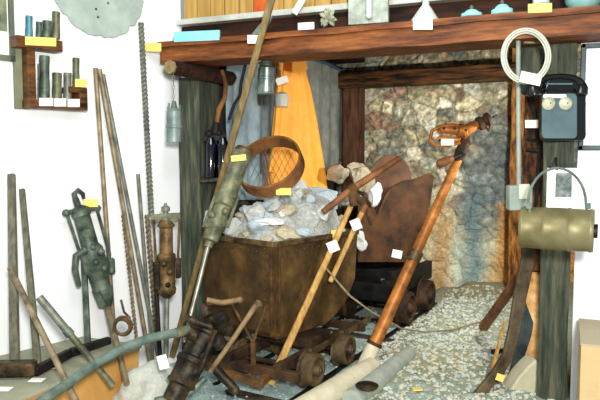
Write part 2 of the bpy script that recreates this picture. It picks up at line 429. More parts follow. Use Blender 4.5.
# ------------------------------------------------------------------ timber frame
BY = 2.50   # front of the beam
zt = ony(385, 24, BY).z; zbm = zt-.094
mb = MB()
nseg = 60
for (yy0, yy1, za, zb_) in ((BY, 2.71, zbm, zt-.022), (BY-.018, 2.72, zt-.024, zt)):
    prev = None
    for i in range(nseg+1):
        x = -1.775+i*(3.0/nseg)
        w = .006*noise.noise(V((x*4, za*9, 0))); w2 = .005*noise.noise(V((x*5, 3, 0)))
        q = [mb.bm.verts.new(p) for p in ((x, yy0+w, za+w2), (x, yy1, za), (x, yy1, zb_), (x, yy0+w, zb_))]
        if prev:
            for t in range(4): mb._f([prev[t], prev[(t+1) % 4], q[(t+1) % 4], q[t]])
        else: mb._f(q)
        prev = q
    mb._f(prev[::-1])
struct('trim_shelf_beam', mb, 'beam', smooth=True)
# posts
def post(name, xa, xb, ya, yb, z0_, z1_, m, sub=16, bev=.008, amp=.006):
    mb = MB(); prev = None
    for i in range(sub+1):
        z = z0_+(z1_-z0_)*i/sub; w = amp*noise.noise(V((xa*5, z*4, 0))); w2 = amp*noise.noise(V((xb*5, z*4, 7)))
        q = [mb.bm.verts.new(p) for p in ((xa+w, ya+w2, z), (xb+w2, ya+w, z), (xb+w2, yb, z), (xa+w, yb, z))]
        if prev:
            for t in range(4): mb._f([prev[t], prev[(t+1) % 4], q[(t+1) % 4], q[t]])
        else: mb._f(q[::-1])
        prev = q
    mb._f(prev)
    return struct(name, mb, m, bev, True)
post('trim_post_left', -1.785, -1.665, 2.66, 2.86, -.02, 1.43, 'post')
post('trim_post_right', -.09, .021, 2.66, 2.82, -.02, zbm, 'post')
post('trim_post_inner_right', -.175, -.09, 2.84, 2.95, .55, 1.30, 'post_brown2')
post('trim_board_lower_right', -.165, -.09, 2.86, 2.95, -.02, .55, 'orange_stone')
post('trim_board_upper_right', -.185, -.09, 2.70, 2.84, 1.30, 1.52, 'post')
post('trim_post_back_left', ony(343, 120, 4.58).x, ony(362, 120, 4.58).x, 4.56, 4.66, 0, 1.60, 'post_brown')
post('trim_post_back_right', ony(511, 120, 4.58).x, ony(524, 120, 4.58).x, 4.54, 4.66, 0, 1.95, 'orange_board', amp=.012)
struct('trim_lintel_back', MB().bar((-1.66, 4.58, 1.605), (-.33, 4.58, 1.615), .12, .115, (0, 0, 1)), 'lintel', .01)
struct('trim_corner_block', MB().span((-1.66, 4.25, 1.74), (-1.42, 4.60, 1.95)), 'beam_dark', .01)
lc = ony(171, 64, 2.42); lc.z = zbm-.036
LX = lc.x; LZ = lc.z
struct('trim_cross_log', MB().tube([(LX, 2.42, LZ), (LX+.02, 2.6, LZ), (LX+.05, 2.88, LZ)], [.033, .036, .036], 10, wob=.15), 'beam_dark', smooth=True)
struct('trim_log_end', MB().tube([(LX, 2.405, LZ), (LX, 2.422, LZ)], [.030, .033], 8), 'log_end', smooth=True)
# rough vertical slab and dark hoses between conduit and right post
# ------------------------------------------------------------------ bench on the left
struct('trim_bench', MB().span((-2.6, 1.2, -.05), (-1.665, 2.16, .225)), 'bench_front', .004)
mbp = [W0+WD*.35, W0+WD*1.7]
struct('trim_bench_top', MB().span((-2.6, 1.2, .2255), (-1.655, 2.17, .24)), 'bench_top', .003)
BZ = .24

# ------------------------------------------------------------------ rails
RO = V((-1.05, 2.4, 0)); RTn = V((.11, 1, 0)).normalized(); RN = V((-RTn.y, RTn.x, 0))   # along the track, and to its left
def rl(s_, d_, z_): return RO+RTn*s_+RN*d_+V((0, 0, z_))
GA = .40
for k, d_ in enumerate((0, GA)):
    mb = MB(); mb.bar(rl(-.25, d_, .005), rl(2.1, d_, .005), .026, .014, (0, 0, 1)); mb.bar(rl(-.25, d_, -.004), rl(2.1, d_, -.004), .008, .012, (0, 0, 1)); mb.bar(rl(-.25, d_, -.012), rl(2.1, d_, -.012), .04, .008, (0, 0, 1))
    mb.build('rail', 'black_iron', label='iron rail under the ore carts, %s' % ('nearer the gravel heap' if k == 0 else 'nearer the left wall'), cat='rail', bevel=.001)
for k in range(6):
    s_ = -.05+k*.36
    MB().bar(rl(s_, -.08, -.006), rl(s_+.01, GA+.1, -.006), .08, .02, (0, 0, 1)).build('sleeper', 'sleeper', bevel=.004, label='dark wooden sleeper under the iron rails', cat='sleeper', group='sleepers under the rails')

# ------------------------------------------------------------------ ore cart (front)
def wheel(parent, c, r=.077, out=1, m='rust'):
    """flanged cart wheel, axle along x, outer face towards +x*out"""
    c = V(c); a = RN*-out
    mb = MB(); mb.lathe(c-a*.034, c+a*.034, [(0, r*.25), (0, r*1.14), (.16, r*1.14), (.2, r), (.93, r*.95), (.97, r*.90), (.97, r*.74), (.75, r*.68), (.72, r*.36), (.9, r*.34), (1.15, r*.28), (1.15, r*.16), (1.25, r*.14), (1.25, 0)], 28)
    w = mb.build('wheel', m, parent)
    mb = MB(); mb.cyl(c+a*.034, c+a*.052, r*.13, n=10); mb.build('hub', 'rust_dark', w)
    return w
tub = thing('ore_cart', 'rusty square iron ore cart heaped with pale rocks, nearer cart on the rails', 'mine cart', rl(.35, GA/2, .03))
wz = .03+.075
for s_ in (.18, .52):
    for out in (1, -1): wheel(tub, rl(s_-.01, 0 if out > 0 else GA, .012+.077), out=out, m='wheel_rust')
    MB().cyl(rl(s_-.01, 0, .089), rl(s_-.01, GA, .089), .012).build('axle', 'rust_dark', tub)
mb = MB()
for d_ in (.065, GA-.065): mb.bar(rl(-.02, d_, .135), rl(.80, d_, .135), .03, .045, (0, 0, 1))
mb.bar(rl(0, -.03, .11), rl(0, GA+.04, .11), .035, .04, (0, 0, 1)); mb.bar(rl(.76, 0, .135), rl(.76, GA, .135), .03, .04, (0, 0, 1))
mb.bar(rl(.35, .05, .175), rl(.35, GA-.05, .175), .2, .04, (0, 0, 1))
mb.build('chassis', 'rust_dark', tub, bevel=.003)
mb = MB()
for s_ in (.18, .52): mb.bar(rl(s_, .035, .107), rl(s_, .07, .107), .05, .05, (0, 0, 1))
mb.bar(rl(.16, .028, .15), rl(.9, .028, .15), .014, .03, (0, 0, 1)); mb.build('side_bar', 'brown_iron', tub, bevel=.003)
def camXY(X, Z): return RT*X+HF*Z
n0 = camXY(-.115, 2.80); U = (camXY(.66, .751)).normalized(); W = (camXY(-.751, .66)).normalized()
Lb, Wb = .63, .49
def tb(u, w, z): return n0+U*u+W*w+V((0, 0, z))
TZ = .648
def hopper(mb, ins, zt_, zb_):
    pr = [(0+ins, zt_), (.0+ins, zb_+.03), (.02+ins, zb_), (.38-ins*.5, zb_), (.47-ins, zb_+.035), (.56-ins, zb_+.10), (.62-ins, zb_+.20), (Lb-ins, zt_)]
    a = [tb(u+.01*(1 if u < .3 else 0)*((zt_-z)/.45), ins+.015*((zt_-z)/.45), z) for u, z in pr]; b = [tb(u, Wb-ins-.015*((zt_-z)/.45), z) for u, z in pr]
    va = [mb.bm.verts.new(p) for p in a]; vb = [mb.bm.verts.new(p) for p in b]
    k = len(pr)
    mb._f(va); mb._f(vb[::-1])
    for i in range(k-1): mb._f([va[i], vb[i], vb[i+1], va[i+1]])
    return va, vb
mb = MB(); va, vb = hopper(mb, 0, TZ, .205); v2, w2 = hopper(mb, .008, TZ, .213)
for A, B in ((va, v2), (vb, w2)):
    mb._f([A[0], B[0], B[-1], A[-1]])
mb._f([va[0], vb[0], w2[0], v2[0]]); mb._f([va[-1], v2[-1], w2[-1], vb[-1]])
body = mb.build('body', 'rust_tub', tub, smooth=False)
mb = MB()
for p, q in ((tb(0, 0, TZ), tb(Lb, 0, TZ)), (tb(0, 0, TZ), tb(0, Wb, TZ)), (tb(Lb, 0, TZ), tb(Lb, Wb, TZ)), (tb(0, Wb, TZ), tb(Lb, Wb, TZ))):
    mb.bar(p, q, .022, .024, (0, 0, 1))
mb.build('rim', 'brown_iron', tub, bevel=.003)
mb = MB(); mb.bar(tb(-.004, .008, TZ-.01), tb(.010, .02, .225), .03, .012, W); mb.bar(tb(.02, -.004, TZ-.01), tb(.03, .010, .225), .03, .01, U)
mb.build('corner_strap', 'rust', tub, bevel=.002)
mb = MB()
for i in range(9):
    z = .25+i*.047; mb.ball(tb(-.006, .055, z), .006, 1); 
for i in range(11): mb.ball(tb(.03+i*.056, -.006, TZ-.04), .0055, 1)
for i in range(10): mb.ball(tb(-.006, .05+i*.055, TZ-.04), .0055, 1)
mb.build('rivets', 'rust', tub)
# pivot stand at the near end: flat iron V carried by a short upright
mb = MB()
pv = atZ(253, 342, 2.72)
mb.bar(atZ(232, 303, 2.80), pv, .012, .022, HF); mb.bar(atZ(266, 306, 2.775), pv, .012, .018, HF)
mb.bar(pv, atZ(254, 378, 2.72), .022, .03, HF)
mb.bar(atZ(208, 303, 2.84), atZ(240, 300, 2.79), .018, .024, HF)
mb.build('pivot_stand', 'rust', tub, bevel=.002)
mb = MB(); mb.bar(atZ(203, 365, 2.64), atZ(263, 385, 2.62), .03, .03, (0, 0, 1)); mb.bar(atZ(260, 383, 2.62), atZ(284, 362, 2.8), .03, .03, (0, 0, 1))
mb.build('coupling_bar', 'rust', tub, bevel=.003)

# rocks heaped in the cart -------------------------------------------------
def heap(u, w):
    b = min(u, Lb-u, w, Wb-w); e = sm(-.01, .12, b)
    return TZ-.035+e*(.10+.17*sm(.0, .6, u)*.75+.03*noise.noise(V((u*9, w*9, 1)))+.06*sm(.3, .0, abs(w-.3))*sm(0, .3, u))
mb = MB(); n_ = 26; g = []
for j in range(n_+1):
    row = []
    for i in range(n_+1):
        u = .012+(Lb-.024)*i/n_; w = .012+(Wb-.024)*j/n_
        row.append(mb.bm.verts.new(tb(u, w, heap(u, w)-.03)))
    g.append(row)
for j in range(n_):
    for i in range(n_): mb._f([g[j][i], g[j][i+1], g[j+1][i+1], g[j+1][i]])
edge = [g[0][i] for i in range(n_+1)]+[g[j][n_] for j in range(1, n_+1)]+[g[n_][i] for i in range(n_-1, -1, -1)]+[g[j][0] for j in range(n_-1, 0, -1)]
low = [mb.bm.verts.new((v.co.x, v.co.y, .45)) for v in edge]; k = len(edge)
for i in range(k): mb._f([edge[i], low[i], low[(i+1) % k], edge[(i+1) % k]])
mb._f(low[::-1])
mb.build('rubble', 'rubble', label='fine grey rubble filling the ore cart beneath the rocks', cat='rubble', kind='stuff')
rockmesh = []
rnd = random.Random(21)
for i in range(12):
    mb = MB(); mb.ball((0, 0, 0), (rnd.uniform(.8, 1.25), rnd.uniform(.7, 1.1), rnd.uniform(.5, .85)), 3, .3, i*7+1, 7)
    bmesh.ops.recalc_face_normals(mb.bm, faces=mb.bm.faces)
    me = bpy.data.meshes.new('rock'); mb.bm.to_mesh(me); mb.bm.free()
    me.materials.append(M[('rock_a', 'rock_a', 'rock_b', 'rock_c')[i % 4]]); rockmesh.append(me)
def rock(pos, s, i, label, group=None, name='rock', m=None, rot=None):
    me = rockmesh[i % 12]
    if m: me = me.copy(); me.materials.clear(); me.materials.append(M[m])
    o = bpy.data.objects.new(name, me); C.objects.link(o); o.location = pos
    o.scale = (s, s, s) if isinstance(s, (int, float)) else s
    o.rotation_euler = rot or (rnd.uniform(-.5, .5), rnd.uniform(-.5, .5), rnd.uniform(0, 6.28))
    o['label'] = label; o['category'] = 'rock'
    if group: o['group'] = group
    return o
placed = []
def try_rock(s):
    for _ in range(40):
        u = rnd.uniform(.05, Lb-.04); w = rnd.uniform(.05, Wb-.05)
        if all((u-a)**2+(w-b)**2 > (.62*(s+c))**2*1.9 for a, b, c in placed): placed.append((u, w, s)); return u, w
    return None
idx = 0
sizes = [.075]*8+[.058]*14+[.042]*30+[.028]*60
for s in sizes:
    r_ = try_rock(s)
    if r_ is None: continue
    u, w = r_
    rock(tb(u, w, heap(u, w)-.03+s*.35), s, rnd.randrange(12), 'pale angular rock heaped in the nearer ore cart', 'rocks heaped in the nearer ore cart'); idx += 1
p = atZ(271, 224, 2.955)
rock(p+V((0, 0, .012)), (.065, .05, .024), 2, 'bright white flat rock on top of the ore near the cart front', m='rock_white', rot=(.1, 0, .3))
p = atZ(282, 214, 3.05); rock(p, (.02, .02, .02), 5, 'tiny white stone beside the bright flat rock', m='rock_white')
for k, (px, py, Z, s, m_, lb) in enumerate([
    (338, 174, 3.78, (.10, .07, .075), 'rock_c', 'large tan slab of rock below the back timber post'),
    (362, 180, 3.95, (.14, .08, .11), 'rock_c', 'broad brown boulder showing beside the round cart hood'),
    (318, 192, 3.5, (.11, .07, .05), 'rock_b', 'wide bluish rock at the back of the heaped ore'),
    (345, 200, 3.55, (.10, .07, .055), 'rock_a', 'pale rock behind the crossed pick at the far heap end'),
    (375, 195, 3.75, (.06, .05, .10), 'rock_white', 'white wedge of rock inside the farther cart'),
    (300, 205, 3.3, (.075, .06, .045), 'rock_a', 'large pale rock mid heap behind the white flat rock'),
    (250, 212, 3.2, (.07, .06, .04), 'rock_b', 'bluish rock on the heap below the iron hoop'),
    (205, 219, 3.16, (.065, .05, .065), 'rock_a', 'pale rock at the left end of the heaped cart'),
    (360, 240, 3.7, (.05, .05, .11), 'rock_a', 'upright pale stone between the two ore carts')]):
    rock(atZ(px, py, Z), s, k*5+1, lb, m=m_)

# ------------------------------------------------------------------ farther cart
t2 = thing('ore_cart', 'dark rusty ore cart with curved end plate, farther cart on the rails', 'mine cart', rl(1.6, GA/2, .03))
for s_ in (1.38, 1.78):
    for out in (1, -1): wheel(t2, rl(s_, -.01 if out > 0 else GA, .012+.10), r=.105, out=out, m='rust_dark')
    MB().cyl(rl(s_, 0, .13), rl(s_, GA, .13), .015).build('axle', 'black_iron', t2)
mb = MB()
for d_ in (.05, GA-.05): mb.bar(rl(1.15, d_, .25), rl(2.0, d_, .25), .05, .12, (0, 0, 1))
for s_ in (1.38, 1.78): mb.bar(rl(s_, .04, .16), rl(s_, .09, .16), .09, .13, (0, 0, 1))
mb.bar(rl(1.16, -.02, .24), rl(1.16, GA+.02, .24), .04, .10, (0, 0, 1)); mb.bar(rl(1.5, .03, .33), rl(1.5, GA-.03, .33), .5, .05, (0, 0, 1)); mb.build('chassis', 'black_iron', t2, bevel=.004)
ZP = 3.72
out = [(358, 262), (357, 225), (359, 200), (364, 196), (370, 203), (376, 216), (379, 212), (384, 200), (391, 188), (402, 182), (414, 180), (431, 174), (434, 178), (430, 205), (421, 235), (411, 262)]
pl = [atZ(a, b, ZP+(a-358)*.0022) for a, b in out]
mb = MB(); mb.prism(pl, HF*.012); mb.build('end_plate', 'plate_rust', t2, smooth=False)
rimpts = [atZ(a, b, ZP+(a-358)*.0022+.004) for a, b in out[2:13]]
mb = MB(); mb.tube(rimpts, .008, 8); mb.build('plate_rim', 'rust', t2)
mb = MB()  # tub floor sheet and side behind the plate
a0 = atZ(358, 262, ZP); a1 = atZ(411, 262, ZP+.12); b0 = a0+HF*.55+RT*.05; b1 = a1+HF*.45+RT*.03
mb.prism([a0, a1, b1, b0], V((0, 0, .012)))
tp = atZ(433, 178, ZP+.165)
mb.prism([a1, tp, tp+HF*.42+RT*.02, b1], RT*-.01)
tl = atZ(358, 200, ZP); mb.prism([a0, tl, tl+HF*.5, b0], RT*.01)
mb.build('body', 'rust_dark', t2, smooth=False)
mb = MB(); pts = []
for i in range(13):
    a = math.pi*i/12; pts.append(atZ(391-21*math.cos(a), 182-28*math.sin(a)+0*i, 3.98))
pts += [atZ(412, 225, 3.98), atZ(370, 225, 3.98)]
mb.prism(pts, HF*.02); mb.build('hood', 'hood_rust', t2, smooth=False, label='rounded brown hood plate')

# ------------------------------------------------------------------ iron hoop on the heap
def hoop(c, ax, r, ra, axl, n=48, a0=0, a1=360):
    mb = MB(); ax = V(ax).normalized(); u, v = perp(ax); rings = []
    full = (a1-a0) >= 360
    for i in range(n if full else n+1):
        a = R(a0+(a1-a0)*i/n); e = u*math.cos(a)+v*math.sin(a)
        rings.append([mb.bm.verts.new(c+e*(r+dr)+ax*da) for dr, da in ((-ra/2, -axl/2), (ra/2, -axl/2), (ra/2, axl/2), (-ra/2, axl/2))])
    m = len(rings)
    for i in range(m if full else m-1):
        A, B = rings[i], rings[(i+1) % m]
        for k in range(4): mb._f([A[k], A[(k+1) % 4], B[(k+1) % 4], B[k]])
    if not full: mb._f(rings[0]); mb._f(rings[-1][::-1])
    return mb
t = thing('iron_hoop', 'wide rusty iron hoop propped upright on the heaped rocks', 'hoop', atZ(271, 193, 3.12))
hoop(atZ(270, 166, 3.14), -HF*.72+RT*-.28+V((0, 0, .66)), .164, .012, .078).build('band', 'rust_ring', t, bevel=.002)
tagpart(t, 276, 188, 291, 195, 3.02, 'paper_y')
mb = MB()
for k in range(2):
    mb.tube([atZ(262+k*3, 150, 3.3), atZ(266+k*3, 175, 3.27), atZ(270+k*2, 195, 3.2)], .004, 6)
mb.build('steel_bar', 'rust_red', label='pair of thin rusty bars standing inside the iron hoop', cat='bar')

# ------------------------------------------------------------------ cloths in the alcove
def drape(name, corners, m, label, cat, folds=6, amp=.012, nu=40, nv=30, parent=None, th=.006, nrm=V((1, 0, 0)), scallop=0):
    tl, tr, br, bl = [V(c) for c in corners]; mb = MB(); g = []
    for j in range(nv+1):
        row = []; t = j/nv
        for i in range(nu+1):
            s = i/nu; p = (tl.lerp(tr, s)).lerp(bl.lerp(br, s), t)
            a = amp*(.35+.65*t)
            p = p+nrm*(a*math.sin(s*folds*6.28+1.5*noise.noise(V((s*3, t*2, 0))))+a*.8*noise.noise(V((s*5, t*4, 3))))
            if scallop: p.z -= scallop*math.sin(s*math.pi)*(1-t)
            row.append(mb.bm.verts.new(p))
        g.append(row)
    for j in range(nv):
        for i in range(nu): mb._f([g[j][i], g[j][i+1], g[j+1][i+1], g[j+1][i]])
    return mb.build(name, m, parent, label=label, cat=cat, solid=th)
XL = -1.645
drape('blue_cloth', (onx(226, 45, XL), onx(276, 45, XL), onx(276, 200, XL), onx(226, 200, XL)), 'blue_cloth', 'faded blue cloth hanging on the alcove side wall behind the lamps', 'cloth', 4, .014)
t = thing('grey_curtain', 'grey sheet with blue hem hanging right of the orange coat', 'curtain', onx(325, 185, XL+.03))
drape('sheet', (onx(303, 55, XL+.03), onx(344, 71, XL+.03), onx(342, 160, XL+.03), onx(303, 188, XL+.03)), 'grey_cloth', None, None, 4, .012, parent=t)
mb = MB(); mb.tube([onx(303, 55, XL+.045), onx(315, 60, XL+.05), onx(328, 64, XL+.045), onx(340, 70, XL+.045), onx(346, 69, XL+.05)], .012, 8, flat=.6); mb.build('hem', 'blue_hem', t, label='blue rolled hem')
# orange coat
XC = -1.50
t = thing('raincoat', 'bright orange raincoat hanging from the beam inside the alcove', 'coat', onx(295, 190, XC))
rows = [(50, 279, 303), (60, 279, 306), (72, 277, 306), (90, 276, 311), (120, 273, 317), (150, 270, 322), (175, 268, 326), (192, 266, 328)]
mb = MB(); g = []
cn = V((.75, -.66, 0)); cb = onx(295, 120, XC)
def onc(px, py, off=0):
    d = ray(px, py); return CAM+d*(((cb+cn*off)-CAM).dot(cn)/d.dot(cn))
NV = 40; NU = 30
for sgn in (1, -1):
    g = []
    for j in range(NV+1):
        py = 50+142*j/NV
        for k in range(len(rows)-1):
            if rows[k][0] <= py <= rows[k+1][0]+.001:
                f_ = (py-rows[k][0])/(rows[k+1][0]-rows[k][0]); l_ = rows[k][1]+(rows[k+1][1]-rows[k][1])*f_; r_ = rows[k][2]+(rows[k+1][2]-rows[k][2])*f_; break
        row = []
        for i in range(NU+1):
            s = i/NU; th = .05*math.sqrt(max(0, 1-(2*s-1)**2))*(.5+.6*j/NV)
            fo = .010*math.sin(s*19+2*noise.noise(V((s*2, j*.05, 1))))*(.3+j/NV)*math.sqrt(max(0, 1-(2*s-1)**2))
            row.append(mb.bm.verts.new(onc(l_+(r_-l_)*s, py)+cn*(sgn*(th+fo*.9))))
        g.append(row)
    for j in range(NV):
        for i in range(NU): mb._f([g[j][i], g[j][i+1], g[j+1][i+1], g[j+1][i]])
bmesh.ops.remove_doubles(mb.bm, verts=mb.bm.verts, dist=.0008)
mb.build('coat_body', 'coat', t)
mb = MB(); mb.prism([onc(291, 52, .055), onc(303, 51, .055), onc(307, 69, .065), onc(300, 74, .07), onc(291, 72, .065)], cn*.012); mb.build('collar', 'coat', t, bevel=.004)
mb = MB(); mb.tube([onc(281, 54, .04), onc(280, 90, .045), onc(277, 130, .045), onc(271, 172, .04)], [.022, .028, .028, .024], 12, flat=.6); mb.build('sleeve', 'coat', t)
mb = MB()
for k in range(9):
    for sg in (1, -1):
        x_ = 246+k*6; pa = (x_, 150); pb = (x_+sg*20, 191)
        ta, tb_ = 0, 1
        P_ = [(pa[0]+(pb[0]-pa[0])*i/12, 150+41*i/12) for i in range(13)]
        P_ = [q for q in P_ if 249 <= q[0] <= 297]
        if len(P_) > 1: mb.tube([onc(q[0], q[1], .15+.006*math.sin(q[0]*.3)) for q in (P_[0], P_[-1])], .0013, 5)
mb.build('wire_mesh', 'olive_iron', label='piece of wire netting standing behind the iron hoop before the coat', cat='netting')
# small ceramic cup and tag hanging beside the coat
t = thing('porcelain_cup', 'small white cup hanging before the orange coat', 'cup', onc(282, 107, .12))
p = onc(282, 107, .12); q = onc(282, 92, .12)
MB().lathe(p, q, [(0, .018), (.02, .036), (.5, .040), (.85, .034), (1, .016)], 20).build('body', 'white_plastic', t)
MB().tube([q, onc(283, 78, .12), onc(284, 55, .10)], .002, 6).build('cord', 'rope', t)
tagpart(t, 276, 77, 288, 84, (onc(282, 80, .14)-CAM).dot(HF), tilt=-18)
# brown folded strap beside the coat
MB().tube([onc(276, 56, .06), onc(275, 66, .07), onc(279, 72, .07), onc(280, 78, .06)], [.014, .018, .02, .012], 10, flat=.5).build('leather_strap', 'rust_ring', label='brown leather strap bundled above the white cup', cat='strap')

# ------------------------------------------------------------------ lamps
# carbide lamp under the beam
Zl = 2.92
t = thing('mine_lamp', 'shiny metal canister lamp hanging under the beam left of the raincoat', 'lamp', atZ(266, 94, Zl))
MB().lathe(atZ(266, 94, Zl), atZ(267, 66, Zl), [(0, .040), (0, .044), (.06, .046), (.08, .041), (.5, .041), (.52, .044), (.58, .044), (.6, .041), (.92, .040), (1, .030)], 28).build('canister', 'lamp_metal', t)
MB().lathe(atZ(267, 67, Zl), atZ(267, 54, Zl), [(0, .028), (.2, .026), (.25, .018), (.4, .024), (.5, .018), (.65, .022), (.75, .014), (1, .012)], 20).build('neck', 'grey_iron', t)
MB().tube([atZ(267, 55, Zl), atZ(266, 48, Zl), atZ(266, 42, Zl)], .003, 6).build('hook', 'black_iron', t)
MB().tube([atZ(256, 90, Zl), atZ(255, 72, Zl), atZ(258, 62, Zl), atZ(266, 58, Zl)], .0035, 6).build('handle', 'grey_iron', t)
# grey lantern hung by chain from the log
px = 173; lp = V((LX, 2.415, 0)); Zn = (lp-CAM).dot(HF)
t = thing('lantern', 'small grey tin lantern hanging by a chain from the log end', 'lantern', atZ(174, 142, Zn))
MB().lathe(atZ(174, 142, Zn), atZ(174, 108, Zn), [(0, .030), (0, .033), (.4, .033), (.42, .037), (.48, .037), (.5, .033), (.9, .033), (.95, .026), (1, .018)], 22).build('body', 'lamp_grey', t)
mb = MB(); mb.lathe(atZ(174, 109, Zn), atZ(174, 101, Zn), [(0, .018), (.5, .012), (1, .008)], 14)
mb.tube([atZ(168, 110, Zn), atZ(169, 103, Zn)], .005, 6); mb.tube([atZ(180, 110, Zn), atZ(180, 105, Zn)], .005, 6); mb.build('cap', 'grey_iron', t)
mb = MB()
for k in range(7):
    c = atZ(173.5, 101-k*4.6, Zn); a = RT if k % 2 else HF
    mb.tube([c+a*.005*math.cos(q_*.785)+V((0, 0, .011*math.sin(q_*.785))) for q_ in range(8)], .0014, 5, closed=True)
mb.build('chain', 'rod_grey', t)
# blue black insulator pair beside the left post
Zi = 3.12
t = thing('glass_insulator', 'glossy blue-black double jar hanging beside the left post', 'jar', atZ(213, 186, Zi))
for px_ in (210.5, 222.5):
    MB().lathe(atZ(px_, 179, Zi), atZ(px_+.5, 137, Zi), [(0, .020), (.03, .029), (.8, .030), (.9, .024), (1, .016)], 20).build('jar', 'glass_blue', t)
mb = MB(); mb.ball(atZ(209, 134, Zi), .020, 2); mb.ball(atZ(219, 133, Zi), .018, 2); mb.bar(atZ(203, 139, Zi), atZ(226, 137, Zi), .03, .016, HF)
mb.lathe(atZ(215, 134, Zi), atZ(217, 122, Zi), [(0, .02), (.5, .024), (1, .012)], 14); mb.build('top_fitting', 'black_iron', t, bevel=.002)
mb = MB(); mb.bar(atZ(200, 181, Zi), atZ(224, 179, Zi), .05, .02, (0, 0, 1)); mb.tube([atZ(196, 181, Zi), atZ(205, 178, Zi)], .008, 8); mb.build('bracket', 'machine', t, bevel=.003)
mb = MB(); mb.tube([atZ(217, 123, Zi), atZ(219, 110, Zi), atZ(225, 98, Zi), atZ(226, 84, Zi), atZ(222, 70, Zi)], [.011, .013, .012, .011, .009], 9, wob=.3); mb.build('hanger', 'rust_ring', t)
MB().tube([atZ(229, 120, Zi), atZ(234, 105, Zi), atZ(240, 95, Zi), atZ(241, 84, Zi), atZ(246, 62, Zi)], .008, 8).build('cable', 'black_iron', label='dark cable hanging beside the long wooden pole', cat='cable')
MB().tube([atZ(213, 190, Zi), atZ(210, 215, 3.05), atZ(214, 240, 3.0)], .006, 8).build('chisel_rod', 'black_iron', label='thin dark rod below the glossy double jar', cat='rod')

# ------------------------------------------------------------------ conduit, coil, switch, telephone, keg on the right
Zc = 2.42
MB().tube([V((atZ(518, 48, Zc).x, atZ(518, 48, Zc).y, zbm+.004)), atZ(518.5, 130, Zc), atZ(519, 210, Zc)], .0085, 12).build('conduit_pipe', 'conduit', label='pale grey vertical conduit pipe left of the telephone', cat='pipe')
t = thing('switch_box', 'pale switch box at the foot of the grey conduit', 'switch', atZ(519, 210, Zc-.03))
MB().bar(atZ(519, 210, Zc-.02), atZ(519, 185, Zc-.02), .088, .05, HF).build('box', 'conduit', t, bevel=.006)
MB().bar(atZ(524, 199, Zc-.052), atZ(524, 184, Zc-.052), .04, .012, HF).build('rocker', 'white_plastic', t, bevel=.002)
t = thing('cable_coil', 'white cable coil hanging on the beam above the telephone', 'cable', atZ(526, 84, 2.30))
for dr, dz in ((.3, 0), (2.4, .008), (-1.9, .016)):
    mb = MB(); mb.tube([atZ(526+(22+dr)*math.cos(a*math.pi/24), 56+(25+dr)*math.sin(a*math.pi/24), 2.30+dz) for a in range(48)], .0036, 8, closed=True)
    mb.build('loop', 'white_plastic', t)
tagpart(t, 520, 73, 541, 84, 2.27, tilt=12)
card('paper_note', 523, 27, 539, 44, 2.44, 'log_end', label='small tan board fixed beneath the beam behind the cable coil', cat='board', th=.012)
card('small_sign', 525, 120, 538, 128, 2.60, 'paper', label='small white card in the gap left of the telephone', cat='card')
for k, (a, b, r_) in enumerate([((531, 95), (544, 200), .012), ((541, 90), (532, 250), .010), ((526, 150), (546, 152), .010), ((526, 139), (546, 143), .008)]):
    MB().tube([atZ(*a, 2.68), atZ((a[0]+b[0])/2+2, (a[1]+b[1])/2, 2.66), atZ(*b, 2.68)], r_, 8, wob=.2).build('rubber_hose', 'black_iron', label=['black hose hanging directly left of the telephone', 'dark hose hanging from above down behind the keg', 'lower short black hose across the gap by the telephone', 'upper short black hose across the gap by the telephone'][k], cat='hose')
MB().tube([atZ(526, 100, 2.7), atZ(528, 120, 2.7), atZ(536, 122, 2.7)], [.012, .03, .012], 10, flat=.5).build('leather_flap', 'rust_red', label='reddish leather flap hanging in the gap beside the telephone', cat='strap')
# telephone
Zt = 2.405
t = thing('telephone', 'old black wall telephone with two bell gongs on the right post', 'telephone', atZ(560, 141, Zt+.02))
def rrect(x0_, y0_, x1_, y1_, r_, Z):
    pts = []
    for cx, cy, a in ((x1_-r_, y0_+r_, -90), (x1_-r_, y1_-r_, 0), (x0_+r_, y1_-r_, 90), (x0_+r_, y0_+r_, 180)):
        for q_ in range(0, 91, 18): pts.append(atZ(cx+r_*math.cos(R(a+q_)), cy+r_*math.sin(R(a+q_)), Z))
    return pts
mb = MB(); mb.prism(rrect(539, 90, 580, 141, 5, Zt+.05), -HF*.055); mb.build('case', 'phone_black', t, bevel=.005, smooth=True)
mb = MB(); mb.prism(rrect(541.5, 93.5, 576.5, 138.5, 4, Zt-.004), -HF*.006); mb.build('front_panel', 'phone_face', t, bevel=.002)
for px_ in (548, 565):
    p = atZ(px_, 103.5, Zt-.010); q = p-HF*.022
    b_ = MB().lathe(p, q, [(0, .024), (.3, .025), (.7, .019), (.95, .009), (1, .004)], 22).build('bell', 'bell', t)
    MB().ball(q, .004, 1).build('bell_screw', 'steel', b_)
mb = MB(); mb.prism(rrect(543, 94.5, 566, 98, 1, Zt-.010), -HF*.003); mb.build('name_strip', 'paper', t, label='white strip above the bells')
mb = MB(); mb.prism([atZ(x_, y_, Zt+.03) for x_, y_ in ((540, 91), (543, 80), (548, 77), (571, 77), (576, 80), (579, 91))], -HF*.05); mb.build('cradle', 'phone_black', t, bevel=.004)
mb = MB(); mb.bar(atZ(546, 84, Zt-.026), atZ(572, 84, Zt-.026), .006, .01, HF); mb.build('cradle_strip', 'phone_face', t)
hs = MB(); hs.tube([atZ(533, 88, Zt-.02), atZ(538, 81, Zt-.02), atZ(546, 77.5, Zt-.02), atZ(560, 76, Zt-.02), atZ(573, 77.5, Zt-.02), atZ(580, 81, Zt-.02), atZ(584, 87, Zt-.02)], [.014, .0135, .011, .010, .011, .0135, .014], 14)
h_ = hs.build('handset', 'phone_black', t)
MB().lathe(atZ(533, 84, Zt-.02), atZ(534.5, 96, Zt-.02), [(0, .014), (.3, .025), (.9, .027), (1, .022)], 18).build('earpiece', 'phone_black', h_)
